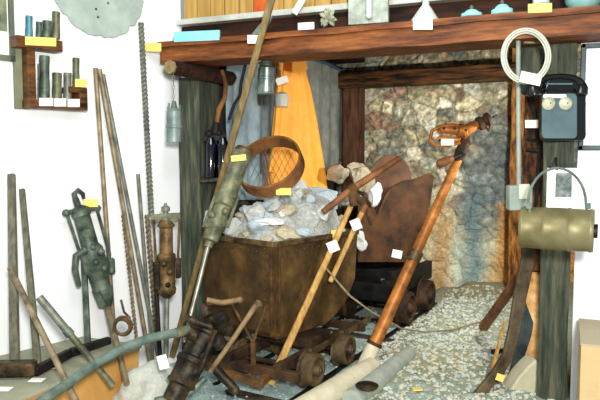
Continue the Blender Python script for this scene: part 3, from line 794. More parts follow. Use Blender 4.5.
MB().lathe(atZ(583, 84, Zt-.02), atZ(581, 95, Zt-.02), [(0, .014), (.3, .022), (.9, .024), (1, .020)], 18).build('mouthpiece', 'phone_black', h_)
MB().tube([atZ(581, 116, Zt), atZ(583, 122, Zt), atZ(581, 128, Zt)], .003, 6).build('crank', 'steel', t)
# notice card with small photograph
t = thing('notice_card', 'white card with a small dark photograph pinned on the right post', 'card', atZ(568, 208, 2.32))
mb = MB(); mb.prism([ony(x_, y_, 2.655) for x_, y_ in ((547, 168), (582, 168), (581, 209), (546, 209))], -HF*.003); mb.build('paper', 'paper', t, smooth=False)
mb = MB(); mb.prism([ony(x_, y_, 2.651) for x_, y_ in ((556, 173), (572, 173), (571, 197), (555, 197))], -HF*.002); mb.build('photograph', 'photo_dark', t, smooth=False, label='small dark grey photograph')
# keg
Zk = 2.16
t = thing('powder_keg', 'olive metal keg lying sideways, hung by a wire handle before the right post', 'keg', atZ(558, 252, Zk))
p0, p1 = atZ(521, 227, Zk+.05), atZ(594, 231, Zk-.055)
MB().lathe(p0, p1, [(0, .060), (0, .071), (.03, .074), (.05, .074), (.07, .071), (.30, .073), (.33, .076), (.36, .073), (.50, .074), (.64, .073), (.67, .076), (.70, .073), (.93, .071), (.95, .074), (.97, .074), (1, .071), (1, .060)], 40).build('drum', 'barrel', t)
MB().cyl(p1-(p1-p0)*.01, p1+(p1-p0)*.05, .024, n=18).build('bung', 'machine', t)
pts = [atZ(557-29*math.cos(a*math.pi/16), 204-36*math.sin(a*math.pi/16), Zk) for a in range(17)]
pts = [atZ(530, 212, Zk)]+pts+[atZ(587, 212, Zk)]
MB().tube(pts, .0045, 8).build('handle', 'hose', t)
for px_ in (588, 529): MB().box(atZ(px_, 206, Zk), (.018, .018, .02)).build('lug', 'hose', t, bevel=.002)
MB().tube([atZ(557, 169, Zk), atZ(556.5, 164, Zk+.03), ony(556, 158, 2.67)], .005, 8).build('iron_hook', 'black_iron', label='small iron hook on the post holding the keg handle', cat='hook')

# framed print on right wall
t = thing('framed_picture', 'grey framed pale print on the right wall beside the telephone', 'picture', ony(600, 150, 2.70))
a = ony(581.5, 44, 2.68); b = ony(581.5, 150, 2.68)
xa, xb, za, zb2 = a.x, a.x+.42, b.z, a.z
mb = MB(); fw = .018
for q in (((xa, 2.672, za), (xa+fw, 2.70, zb2)), ((xb-fw, 2.672, za), (xb, 2.70, zb2)), ((xa, 2.672, za), (xb, 2.70, za+fw)), ((xa, 2.672, zb2-fw), (xb, 2.70, zb2))): mb.span(*q)
mb.build('frame', 'frame_grey', t, bevel=.003, smooth=False)
MB().span((xa+fw*.5, 2.69, za+fw*.5), (xb-fw*.5, 2.699, zb2-fw*.5)).build('print', 'print_blue', t, smooth=False)
# cardboard box lower right
a = ony(579, 345, 2.45)
t = thing('cardboard_box', 'tan cardboard box standing on a ledge in the lower right corner', 'box', (a.x+.15, 2.5, -.05))
a = atZ(581, 345, 2.05)
MB().span((a.x, a.y, -.05), (a.x+.40, a.y+.35, a.z)).build('carton', 'cardboard', t, bevel=.004, smooth=False)
MB().span((a.x-.002, a.y-.002, a.z), (a.x+.402, a.y+.175, a.z+.005)).build('flap', 'cardboard_top', t, smooth=False)
MB().span((a.x-.002, a.y+.177, a.z), (a.x+.402, a.y+.352, a.z+.005)).build('flap', 'cardboard_top', t, smooth=False)

# ------------------------------------------------------------------ drill column with rock drill (orange)
b0 = onz(364, 367, .05); Zb = (b0-CAM).dot(HF); Ztp = 3.12
t = thing('drill_column', 'orange rusty steel column carrying a rock drill, leaning across the carts', 'drill', b0)
top = atZ(458, 160, Ztp)
MB().tube([b0, b0.lerp(top, .5), top], [.033, .027, .021], 18).build('pole', 'rust_orange', t)
MB().tube([b0-(top-b0)*.01, b0.lerp(top, .10)], [.038, .035], 18).build('foot_sleeve', 'wood_cream', t, label='pale worn sleeve at the foot')
MB().tube([b0.lerp(top, .10), b0.lerp(top, .115)], .038, 18).build('foot_collar', 'rust_dark', t)
c = atZ(405, 257, (Zb+Ztp)/2-.03)
mb = MB(); mb.cyl(b0.lerp(top, .505), b0.lerp(top, .55), .036, n=18); mb.tube([atZ(395, 257, 3.0), c, atZ(414, 259, 3.0)], .008, 8); mb.build('clamp', 'brown_iron', t)
tagpart(t, 392, 250, 402, 258, 2.98, tilt=12)
D = lambda x_, y_, dz=0: atZ(x_, y_, Ztp+dz)
mb = MB(); mb.tube([D(456, 162), D(462, 150), D(467, 138)], [.022, .028, .026], 14); mb.ball(D(461, 152), .030, 2); mb.ball(D(467, 141), .028, 2); mb.build('swivel', 'rust_dark', t)
mb = MB(); mb.lathe(D(439, 129, -.03), D(463, 131, -.03), [(0, .012), (.05, .018), (.5, .020), (.75, .022), (.8, .034), (1, .036)], 20); mb.lathe(D(437, 139, -.03), D(459, 140, -.03), [(0, .010), (.05, .014), (.9, .014), (1, .02)], 14)
mb.lathe(D(461, 133, -.03), D(482, 122, -.02), [(0, .036), (.15, .036), (.2, .028), (.6, .026), (.7, .022), (1, .022)], 18)
mb.build('cylinder', 'rust_orange', t)
mb = MB(); mb.tube([D(434, 145, -.04), D(430, 140, -.04), D(432, 131, -.04), D(440, 126.5, -.04), D(452, 125, -.04), D(462, 127, -.04)], .009, 10)
mb.tube([D(434, 145, -.04), D(446, 146, -.05), D(460, 143, -.04)], .007, 8); mb.build('grip_frame', 'rust_orange', t)
mb = MB(); mb.lathe(D(477, 125, -.02), D(491, 118, -.02), [(0, .022), (.1, .034), (.35, .034), (.4, .026), (.65, .026), (.7, .036), (.9, .034), (1, .015)], 18); mb.build('chuck', 'rust_dark', t)
mb = MB(); mb.tube([D(484, 123, -.03), D(489, 131, -.03), D(491, 124, -.03), D(488, 116, -.03)], .007, 8); mb.build('retainer', 'rust', t)
MB().tube([D(490, 119, -.02), D(497, 115, -.02)], [.006, .004], 8).build('drill_steel', 'black_iron', t)
mb = MB(); mb.tube([D(461, 155, -.02), D(451, 159, -.04)], .010, 10); mb.build('handle_stem', 'black_iron', t)
MB().lathe(D(453, 158, -.04), D(437, 165, -.05), [(0, .012), (.2, .019), (.7, .022), (.95, .018), (1, .01)], 16).build('crank_grip', 'rust_red', t)
mb = MB(); 
for q in ((444, 128), (455, 128), (440, 140), (466, 130)): mb.ball(D(*q, -.07), .008, 1)
mb.build('bolt', 'rust_dark', t)
tagpart(t, 441, 139, 454, 145.5, Ztp-.09)

# ------------------------------------------------------------------ crossed pick leaning on the cart and wooden handle
b0 = onz(270, 385, .02)
t = thing('pickaxe', 'pick with a straight rusty head and long light wooden handle, leaning on the cart', 'pickaxe', b0)
tp = atZ(355, 197, 3.10)
hb = (b0, tp)
MB().bar(b0, tp, .036, .026, HF, .026, .022).build('handle', 'wood_light', t, bevel=.007)
p, q, r_ = atZ(323, 212, 3.02), atZ(352, 189, 3.08), atZ(400, 158, 3.20)
mb = MB(); mb.tube([p, p.lerp(q, .5), q, q.lerp(r_, .5), r_], [.015, .016, .019, .017, .014], 10); mb.build('head', 'rust_red', t)
mb = MB(); mb.ball(q, .028, 2); mb.tube([atZ(352, 192, 3.06), atZ(359, 199, 3.06), atZ(366, 207, 3.08), atZ(371, 225, 3.10)], [.018, .016, .014, .008], 10); mb.tube([atZ(352, 192, 3.06), atZ(354, 206, 3.05)], .02, 10); mb.build('eye', 'rust', t)
tagpart(t, 327.5, 241, 338.5, 252, 2.98, tilt=-22)
tagpart(t, 331, 230, 338, 238, 3.10, 'paper_y')
t = thing('shovel_handle', 'shorter wooden handle with iron tip and white tag, beside the pick handle', 'tool handle', atZ(330, 282, 3.0))
MB().bar(atZ(330, 282, 2.99), atZ(362, 212, 3.06), .024, .022, HF).build('shaft', 'wood_light', t, bevel=.006)
MB().tube([atZ(360, 216, 3.06), atZ(366, 205, 3.07)], [.014, .016], 12).build('iron_tip', 'rust_red', t)
tagpart(t, 351, 219, 361, 230, 3.0, tilt=-22)

# ------------------------------------------------------------------ long wooden pole
tp = ony(277, -20, 2.455); b0 = onz(172, 357, .03)
MB().bar(b0, tp, .030, .026, HF).build('wooden_pole', 'wood_pole', bevel=.005, label='long square wooden pole leaning up against the shelf beam', cat='pole')

# ------------------------------------------------------------------ drills
def spike(a, b, n=2):
    return [a.lerp(b, i/(n-1)) for i in range(n)]
# C : olive drill leaning on the cart
Zt_, Zb_ = 2.78, 2.64
t = thing('rock_drill', 'olive grey rock drill leaning on the cart, crossed by the long wooden pole', 'rock drill', atZ(183, 345, 2.5))
T = atZ(243, 153, Zt_); B = atZ(208, 247, Zb_)
MB().lathe(T, B, [(0, .030), (0, .042), (.05, .044), (.06, .040), (.10, .040), (.42, .040), (.44, .045), (.5, .047), (.56, .045), (.58, .036), (.72, .036), (.74, .042), (.80, .042), (.82, .036), (.93, .034), (.95, .02), (1, .018)], 24).build('barrel', 'olive_iron', t)
mb = MB()
for k in (.47, .52, .77): 
    for s in (-1, 1): mb.ball(T.lerp(B, k)+RT*.034*s-HF*.03, .011, 1)
mb.ball(T.lerp(B, .62)-HF*.038+RT*.02, .016, 2); mb.ball(T.lerp(B, .66)-HF*.03-RT*.03, .018, 2)
mb.tube([T.lerp(B, .48)+RT*.05, T.lerp(B, .80)+RT*.05], .008, 8); mb.tube([T.lerp(B, .48)-RT*.05, T.lerp(B, .80)-RT*.05], .008, 8)
mb.build('side_fittings', 'olive_iron', t)
mb = MB(); mb.lathe(T, T+(T-B)*.05, [(0, .04), (.4, .043), (1, .036)], 20); mb.build('back_head', 'brown_iron', t)
MB().tube([B, atZ(184, 342, 2.52)], [.010, .008], 12).build('drill_steel', 'steel', t)
tagpart(t, 231, 155, 246, 161, Zt_-.06, 'paper_y', tilt=-6)
# A : grey green drill on the left wall
Aw = lambda x_, y_, off=.06: onw(x_, y_, off)
t = thing('rock_drill', 'grey-green rock drill with hooked top standing against the left wall', 'rock drill', onz(95, 345, BZ))
T = Aw(79, 206, .07); B = Aw(107, 306, .08); L_ = (B-T)
MB().lathe(T, B, [(0, .018), (.03, .040), (.08, .042), (.10, .035), (.38, .037), (.42, .050), (.62, .054), (.66, .043), (.80, .040), (.82, .044), (.95, .036), (1, .022)], 22).build('barrel', 'grey_iron', t)
mb = MB(); mb.tube([Aw(79, 208), Aw(76, 200), Aw(74, 194), Aw(78, 190), Aw(83, 194), Aw(84, 199)], [.014, .014, .012, .011, .010, .007], 10); mb.build('hook', 'grey_iron', t)
mb = MB(); mb.bar(Aw(65, 213), Aw(99, 208), .022, .02, HF); mb.ball(Aw(66, 213), .017, 2); mb.ball(Aw(98, 208), .014, 2); mb.build('crosshead', 'grey_iron', t)
mb = MB(); mb.tube([Aw(67, 214), Aw(83, 262)], .007, 8); mb.tube([Aw(97, 209), Aw(110, 255)], .007, 8); mb.build('side_rod', 'grey_iron', t)
mb = MB(); mb.tube([Aw(86, 232, .10), Aw(86.5, 233, .12)], [.02, .018], 16); mb.tube([Aw(85, 250, .1), Aw(76, 256, .1), Aw(75, 270, .1), Aw(79, 286, .09)], [.016, .015, .014, .011], 12)
mb.ball(Aw(101, 252, .12+.01), .018, 2); mb.ball(Aw(93, 247, .12+.01), .015, 2); mb.ball(Aw(96, 262, .12+.015), .016, 2); mb.ball(Aw(104, 268, .12+.0), .018, 2); mb.lathe(Aw(111, 258, .08), Aw(112, 274, .08), [(0, .010), (.1, .016), (.9, .016), (1, .01)], 12)
mb.tube([Aw(97, 292, .10), Aw(103, 305, .1)], [.016, .02], 10); mb.build('valve_chest', 'grey_iron', t)
MB().bar(Aw(84, 262, .03), onz(88, 345, BZ), .024, .018, HF).build('stand_leg', 'grey_iron', t, bevel=.003)
MB().tube([B, onz(127, 384, .16)], [.015, .012], 12).build('chisel', 'rod_brown', t)
tagpart(t, 84, 199, 98, 207, (Aw(91, 203, .09)-CAM).dot(HF), 'paper_y')
# B : brown drill right of the spiral rods
Zd = 2.78
D = lambda x_, y_, dz=0: atZ(x_, y_, Zd+dz)
t = thing('rock_drill', 'brown upright rock drill with crosshead left of the timber post', 'rock drill', onz(166, 362, .02))
MB().lathe(D(166, 220), D(167, 298), [(0, .028), (.04, .031), (.06, .038), (.08, .038), (.10, .029), (.42, .030), (.44, .040), (.50, .042), (.52, .038), (.85, .038), (.88, .042), (.94, .038), (1, .015)], 24).build('barrel', 'brown_iron', t)
MB().lathe(D(166, 221), D(165.5, 203), [(0, .022), (.2, .022), (.25, .012), (.5, .012), (.55, .019), (.8, .019), (.85, .008), (1, .006)], 12).build('top_spindle', 'rod_grey', t)
mb = MB(); mb.bar(D(151, 219), D(181, 217), .04, .022, HF); mb.build('crosshead', 'olive_iron', t, bevel=.004)
mb = MB(); mb.tube([D(153.5, 220, -.02), D(156, 262, -.02)], .006, 8); mb.tube([D(179.5, 219, -.02), D(178, 262, -.02)], .006, 8); mb.build('side_rod', 'brown_iron', t)
mb = MB(); mb.bar(D(157, 262, -.02), D(158, 290, -.02), .022, .03, HF); mb.bar(D(178, 258, -.01), D(178.5, 278, -.01), .02, .03, HF); mb.ball(D(164, 264, -.045), .014, 2); mb.ball(D(170, 272, -.045), .016, 2); mb.ball(D(168, 285, -.04), .012, 2); mb.build('valve_chest', 'machine', t, bevel=.004)
MB().tube([D(167, 297), D(166, 358, -.05)], .011, 12).build('shank', 'rod_grey', t)
MB().tube([D(155, 262, .02), D(160, 357, -.02)], .010, 12).build('crowbar', 'black_iron', label='black bar standing close left of the brown upright drill', cat='bar')
# D : big dark machine in the foreground
Zm = 2.36
D = lambda x_, y_, dz=0: atZ(x_, y_, Zm+dz)
t = thing('drifter_drill', 'large dark greasy rock drill lying at the front, hose attached', 'rock drill', onz(190, 410, .02))
T, B = D(213, 318, .08), D(172, 402, -.08)
MB().lathe(T, B, [(0, .02), (.02, .042), (.10, .048), (.12, .056), (.2, .056), (.22, .048), (.48, .050), (.5, .060), (.55, .062), (.58, .054), (.75, .052), (.77, .057), (.80, .057), (.82, .042), (1, .040)], 26).build('barrel', 'machine', t)
mb = MB(); mb.ball(D(222, 325, .03), (.035, .035, .03), 2, .3, 2); mb.ball(D(230, 338, .03), (.03, .035, .032), 2, .3, 4); mb.ball(D(219, 343, -.02), (.03, .03, .028), 2, .3, 8)
mb.lathe(D(208, 316, -.02), D(203, 305, 0), [(0, .02), (.5, .022), (1, .012)], 14); mb.lathe(D(196, 336, -.02), D(180, 331, -.03), [(0, .022), (.4, .022), (.5, .016), (1, .018)], 14)
mb.ball(D(205, 356, -.03), .026, 2, .2, 5); mb.ball(D(196, 372, -.05), .022, 2, .2, 6)
mb.tube([D(216, 330, -.03), D(208, 350, -.05), D(199, 372, -.06)], .010, 8)
mb.build('valve_chest', 'machine', t)
mb = MB(); mb.lathe(D(218, 316, .0), D(234, 340, .04), [(0, .02), (.05, .03), (.3, .032), (.35, .026), (.7, .028), (1, .018)], 16); mb.build('motor', 'machine', t)
mb = MB(); mb.tube([D(186, 318, -.02), D(200, 323, .0), D(212, 327, .0)], .014, 10); mb.build('air_inlet', 'machine', t)
mb = MB(); mb.tube([D(213, 366, -.02), D(222, 376, -.03), D(234, 388, -.04)], [.02, .018, .016], 12); mb.ball(D(235, 390, -.04), .019, 2); mb.build('foot', 'machine', t)
mb = MB(); mb.tube([D(205, 378, -.02), D(190, 393, -.04), D(168, 398, -.08), D(155, 401, -.1)], .013, 10); mb.build('rear_leg', 'grey_iron', t)
mb = MB(); mb.tube([D(210, 372, -.09), D(236, 335, -.05), D(256, 305, -.01)], [.009, .0095, .0105], 10); mb.lathe(D(254, 308, -.01), D(261, 302, 0), [(0, .009), (.4, .016), (.8, .018), (1, .01)], 12); mb.build('lever', 'lever_iron', t)
mb = MB(); mb.tube([D(207, 300, .02), D(222, 303, .02), D(238, 300, .05)], .011, 10); mb.ball(D(240, 300, .05), .014, 2); mb.build('handle', 'lever_iron', t)
tagpart(t, 158, 355, 168, 369, 2.32, tilt=-15)
# hose
MB().tube([onz(25, 412, .28), onz(60, 389, .30), atZ(95, 364, 2.18), atZ(125, 347, 2.22), atZ(150, 338, 2.26), atZ(170, 334, 2.30), atZ(186, 331, 2.34)], .0165, 14).build('air_hose', 'hose', label='thick grey-green air hose curving along the front to the dark drill', cat='hose')
mb = MB(); mb.tube([atZ(176, 333, 2.31), atZ(189, 330, 2.345)], .019, 14); mb.build('hose_clamp', 'olive_iron', label='metal clamp on the end of the air hose', cat='clamp')

# ------------------------------------------------------------------ rods on the left
def rod(name, a, b, r, m, label, cat, n=10, wob=0):
    return MB().tube([a, a.lerp(b, .5), b], r, n, wob=wob).build(name, m, label=label, cat=cat)
rod('drill_rod', onw(95.5, 68, .03), onw(115, 345, .06), .0105, 'rod_brown', 'straight brown drill rod, left one of the tall bunch against the white wall', 'rod')
rod('drill_rod', onw(99.5, 69, .05), onw(150, 362, .08), .0105, 'rod_brown', 'brown drill rod slanting down right, middle of the tall bunch', 'rod')
rod('drill_rod', onw(103, 74, .03), onw(159, 361, .06), .0095, 'rod_grey', 'grey drill rod slanting beside the brown ones, rightmost of the tall bunch', 'rod')
rod('drill_rod', onw(138, 174, .03), onw(153, 362, .05), .009, 'rod_grey', 'short plain grey rod just left of the twisted auger', 'rod')
def auger(a, b, r, turns, m, label):
    mb = MB(); ax = b-a; u, v = perp(ax); mb.cyl(a, b, r*.45, n=8)
    for ph in (0, math.pi):
        pts = [a+ax*(i/(turns*10))+(u*math.cos(i*.628+ph)+v*math.sin(i*.628+ph))*r*.62 for i in range(turns*10+1)]
        mb.tube(pts, r*.48, 6)
    return mb.build('auger_drill', m, label=label, cat='drill rod')
auger(onw(141, 23, .03), onw(151.5, 215, .07), .0135, 22, 'rod_grey', 'upper long twisted auger reaching high up the white wall')
auger(onw(147, 215, .07), onw(158, 352, .05), .012, 14, 'rod_brown', 'lower twisted auger behind the brown upright drill')
auger(onw(123, 215, .03), onw(138, 352, .05), .0085, 16, 'rod_brown', 'thin twisted rod between the grey-green drill and the bunch')
# sledges etc
def sledge(label, a, b, w, hm, head):
    t = thing('sledgehammer', label, 'hammer', b)
    MB().bar(b, a, w, w*.8, HF, w*.85, w*.7).build('handle', hm, t, bevel=.005)
    head(t); return t
def h1(t):
    mb = MB(); a, b = onz(-12, 369, BZ+.035), onz(36, 368, BZ+.035); mb.bar(a, b, .055, .055, (0, 0, 1)); mb.build('head', 'machine', t, bevel=.01)
sledge('sledgehammer with wide grey handle standing at the far left of the wall', onw(11.5, 174, .02), onz(15, 366, BZ+.03), .033, 'handle_grey', h1)
def h2(t):
    a, b, c_ = onz(34, 372, BZ+.02), onz(70, 353, BZ+.025), onz(110, 340, BZ+.04)
    mb = MB(); mb.bar(a, b, .03, .035, (0, 0, 1)); mb.bar(b, c_, .03, .035, (0, 0, 1), .03, .03); mb.build('head', 'black_iron', t, bevel=.006)
t = thing('miners_pick', 'slim-handled pick with a long black head lying on the bench', 'pickaxe', onz(38, 362, BZ))
MB().bar(onz(38, 366, BZ+.02), onw(22, 189, .02), .026, .02, HF, .022, .018).build('handle', 'handle_grey', t, bevel=.004); h2(t)
rod('iron_bar', atZ(10, 268, 2.33), onz(78, 405, .22), .011, 'rod_brown', 'brown round bar leaning diagonally across the left tool handles', 'bar')
t = thing('drill_bar', 'thick grey bar with a collar lying diagonally on the bench', 'bar', onz(112, 388, .12))
a, b = atZ(39, 297, 2.30), atZ(113, 386, 2.34)
MB().tube([a, a.lerp(b, .38)], .015, 12).build('sleeve', 'rod_grey', t)
MB().tube([a.lerp(b, .36), a.lerp(b, .42)], .018, 12).build('collar', 'grey_iron', t)
MB().tube([a.lerp(b, .4), b], .013, 12).build('shaft', 'olive_iron', t)
# coil ring of steel
mb = MB(); c = atZ(123, 326, 2.38)
for k in range(2): mb.tube([c+RT*(.034-.006*k)*math.cos(a*math.pi/14)+V((0, 0, (.036-.008*k)*math.sin(a*math.pi/14)))-HF*.012*k for a in range(28)], .0055, 8, closed=True)
mb.tube([atZ(121, 300, 2.42), atZ(124, 312, 2.40), atZ(130, 318, 2.38)], .005, 8)
mb.build('iron_ring', 'brown_iron', label='small double iron ring hanging before the chisel of the grey-green drill', cat='ring')
# bench labels
mb = MB()
for k, (x_, y_, m_, lb, w_) in enumerate([(53, 367, 'paper_y', 'small yellow label lying on the bench beside the black pick head', .05), (37, 380, 'paper', 'white label lying on the bench near the diagonal bar', .05), (4, 389, 'paper', 'white label lying on the bench at the left photo edge', .05)]):
    c = onz(x_, y_, BZ+.004)
    MB().box(c, (w_, .035, .003), Matrix.Rotation(.35, 3, 'Z')).build('paper_label', m_, smooth=False, label=lb, cat='label')
# pale sand mound and sack
def lump(name, px_, py_, Z, r_, m, label, cat, seed):
    mb = MB(); mb.ball(atZ(px_, py_, Z), r_, 4, .35, seed); return mb.build(name, m, label=label, cat=cat)
lump('sand_mound', 150, 399, 2.52, (.15, .14, .14), 'mound', 'pale grey mound of sand at the end of the bench', 'sand', 4)['kind'] = 'stuff'
mb = MB(); pts = [atZ(x_, y_, 2.55) for x_, y_ in ((506, 412), (510, 392), (519, 377), (528, 367), (536, 360), (539, 362), (540, 385), (541, 412))]
mb.prism(pts, HF*.10); mb.build('stone_slab', 'sack', bevel=.02, label='pale pointed stone standing at the foot of the right post', cat='rock')

# ------------------------------------------------------------------ front right pieces
a, b = onz(372, 366, .085), onz(290, 418, .085)
MB().tube([a, a.lerp(b, .3), b], [.040, .046, .050], 20).build('cream_log', 'wood_cream', label='cream coloured round log lying along the rail at the front', cat='log')
a, b = onz(410, 353, .075), onz(352, 402, .055)
MB().tube([a, a.lerp(b, .5), b], [.035, .045, .048], 18).build('stone_core', 'pale_grey', label='grey stone drill core lying right of the cream log', cat='drill core')
c = onz(367, 387, .107); MB().lathe(c, c+V((0, 0, .012)), [(0, .044), (.3, .047), (.7, .047), (1, .040)], 28).build('metal_disc', 'machine', label='flat round dark disc lying on the grey stone core', cat='disc')
# curved handles, right
Zr = 2.62
D = lambda x_, y_, dz=0: atZ(x_, y_, Zr+dz)
def ribbon(pts, w, th):
    mb = MB(); vs = []
    for i, (p_, w_) in enumerate(zip(pts, w)):
        d = pts[min(i+1, len(pts)-1)]-pts[max(i-1, 0)]; d.normalize(); u = d.cross(HF).normalized()
        vs.append([mb.bm.verts.new(p_+u*w_/2*a+HF*th/2*b) for a, b in ((-1, -1), (1, -1), (1, 1), (-1, 1))])
    for A, B in zip(vs, vs[1:]):
        for k in range(4): mb._f([A[k], A[(k+1) % 4], B[(k+1) % 4], B[k]])
    mb._f(vs[0][::-1]); mb._f(vs[-1]); return mb
ribbon([D(533, 235, .06), D(527, 262, .05), D(520, 295, .03), D(514, 330, .01), D(508, 355), D(497, 373, -.03), D(486, 386, -.05), D(474, 397, -.06)], [.058, .058, .054, .050, .048, .048, .042, .026], .024).build('curved_sledge_runner', 'bow_brown', bevel=.004, label='curved brown timber bow sweeping down in front of the right post', cat='timber')
ribbon([D(541, 235, .1), D(536, 265, .09), D(531, 300, .08), D(525, 335, .06), D(517, 362, .05), D(510, 384, .04)], [.06, .06, .055, .05, .042, .03], .02).build('pit_prop_slat', 'slat_blue', bevel=.004, label='dark blue-grey slat standing between curved bow and right post', cat='timber')
a, b = ony(523, 272, 2.975), onz(483, 328, .10)
MB().bar(b, a, .045, .035, HF, .04, .03).build('rough_plank', 'rust_red', bevel=.005, label='reddish brown plank leaning from the gravel towards the back timber', cat='plank')
MB().bar(onz(487, 388, .08), D(505, 322, .1), .012, .01, HF).build('thin_stick', 'wood_light', label='thin light stick leaning left of the curved bow', cat='stick')
MB().bar(onz(492, 352, .10), onz(510, 350, .1), .02, .02, HF).build('iron_spike', 'machine', label='short dark spike lying across the thin stick', cat='spike')
card('price_label', 496, 374, 504, 381, 2.50, 'paper_y', tilt=20, label='small yellow label beside the curved bow on gravel', cat='label')
c = onz(417, 389, .07); MB().box(c, (.04, .03, .006), Matrix.Rotation(.5, 3, 'Z')).build('paper_label', 'paper_y', label='small yellow paper lying on the front gravel', cat='label')
# rope
pts = [atZ(326, 268, 2.98), atZ(336, 280, 2.98), atZ(350, 296, 2.98), atZ(372, 312, 2.99), atZ(385, 319, 2.98), atZ(402, 329, 3.05), atZ(425, 332, 3.35), atZ(452, 330, 3.5), atZ(480, 322, 3.6), atZ(500, 312, 3.75)]
sp = []
for i in range(len(pts)-1):
    for k in range(4): sp.append(pts[i].lerp(pts[i+1], k/4))
MB().tube(sp, .0045, 8, wob=.3).build('rope', 'rope', label='thin rope trailing from the pick handle across the gravel', cat='rope')
# back rail stub by the far wheel
# ------------------------------------------------------------------ things on the shelf
Zs = lambda px_: (ony(px_, 30, 2.53)-CAM).dot(HF)
def sh(px_, py_, y=2.53): return ony(px_, py_, y)
def shelfcard(name, x0_, y0_, x1_, y1_, m, label, cat='label', y=2.478, th=.003, tilt=0):
    mb = MB(); mb.prism([sh(x0_, y0_, y), sh(x1_, y0_-tilt, y), sh(x1_, y1_-tilt, y), sh(x0_, y1_, y)], V((0, th, 0))); return mb.build(name, m, smooth=False, label=label, cat=cat)
shelfcard('blue_paper', 174, 32, 219, 42, 'paper_b', 'long turquoise paper strip at the left end of the shelf', 'paper', th=.01, tilt=2)
shelfcard('price_card', 247.5, 35, 260, 43.5, 'paper', 'white card on the shelf edge beside the long pole')
shelfcard('price_card', 298, 23, 314, 30, 'paper', 'white card on the shelf edge left of the crystal', tilt=1)
shelfcard('price_card', 413, 18.5, 432.5, 29.5, 'paper', 'white card on the shelf edge below the funnel')
shelfcard('price_card', 528, 4, 552, 13, 'paper_y', 'yellow card on the shelf edge above the cable coil', tilt=1)
shelfcard('price_card', 145, 43, 161, 51.5, 'paper_y', 'yellow card sticking out at the left end of the beam')
# slanted grey sheet metal
mb = MB(); mb.prism([sh(249, 37, 2.56), sh(259, 37, 2.56), sh(273, 15, 2.60), sh(264, 19, 2.60)], V((0, .02, 0))); mb.build('metal_chute', 'lamp_grey', bevel=.002, label='slanted grey sheet metal piece behind the long pole on the shelf', cat='metal sheet')
mb = MB(); mb.bar(sh(294, 14, 2.62), sh(306, -6, 2.66), .03, .012, HF); mb.build('metal_strip', 'glass_pale', bevel=.002, label='pale metal strip leaning on the golden boards', cat='metal strip')
mb = MB(); c = sh(328, 18, 2.56); rnd2 = random.Random(5)
for k in range(22):
    d = V((rnd2.gauss(0, 1), rnd2.gauss(0, 1), rnd2.gauss(0, 1))).normalized(); mb.lathe(c, c+d*.043, [(0, .012), (.75, .010), (1, .001)], 6)
mb.build('crystal_cluster', 'crystal', smooth=False, label='spiky round crystal cluster standing on the shelf', cat='crystal')
t = thing('stone_plaque', 'mottled grey stone plaque standing upright on the shelf', 'plaque', sh(367, 24, 2.58))
mb = MB(); mb.prism([sh(348, 25, 2.57), sh(388, 22, 2.57), sh(388, -30, 2.57), sh(348, -27, 2.57)], V((0, .02, 0))); mb.build('slab', 'plaque', t, bevel=.003)
mb = MB(); mb.cyl(sh(369, 16, 2.55), sh(369, -20, 2.55), .012); mb.ball(sh(369, 16, 2.55), .014, 2); mb.build('glass_tube', 'glass_pale', t, label='pale tube on the slab')
t = thing('funnel', 'white funnel standing upside down on the shelf', 'funnel', sh(425, 22, 2.55))
MB().lathe(sh(425, 22, 2.55), sh(426, -4, 2.55), [(0, .054), (.08, .056), (.12, .052), (.55, .022), (.65, .014), (1, .011)], 28).build('cone', 'glass_pale', t)
def tin(x0_, x1_, y0_, y1_, label, m='paper_b', knob=True):
    t = thing('tin_lamp', label, 'lamp', sh((x0_+x1_)/2, y1_, 2.55))
    c = (x0_+x1_)/2; a = sh(c, y1_, 2.55); b = sh(c, y0_, 2.55); w = (sh(x1_, y1_, 2.55)-sh(x0_, y1_, 2.55)).length/2
    MB().lathe(a, b, [(0, w*.9), (.1, w), (.5, w), (.55, w*.7), (.8, w*.62), (1, w*.4)], 24).build('base', m, t)
    if knob:
        MB().lathe(b-V((0, 0, .004)), b+V((0, 0, .018)), [(0, w*.3), (.4, w*.12), (.6, w*.2), (1, w*.08)], 12).build('burner', 'steel', t)
tin(461, 482, 10, 17.5, 'low pale blue tin lamp on the shelf right of the funnel')
tin(491, 513, 5, 15, 'pale blue tin lamp with domed top near the cable coil')
mb = MB(); a = sh(541, 6, 2.55); mb.lathe(a, a+V((0, 0, .07)), [(0, .02), (.1, .03), (.9, .03), (1, .024)], 20); mb.build('glass_jar', 'glass_pale', label='pale glass jar behind the yellow card on the shelf', cat='jar')
t = thing('enamel_bowl', 'teal enamel bowl at the right end of the shelf', 'bowl', sh(583, 10, 2.55))
a = sh(583, 11, 2.55); MB().lathe(a, a+V((0, 0, .075)), [(0, .028), (.02, .034), (.10, .045), (.4, .060), (.8, .066), (1, .068), (1, .062), (.5, .055), (.2, .035), (.16, .001)], 32).build('bowl', 'teal', t)
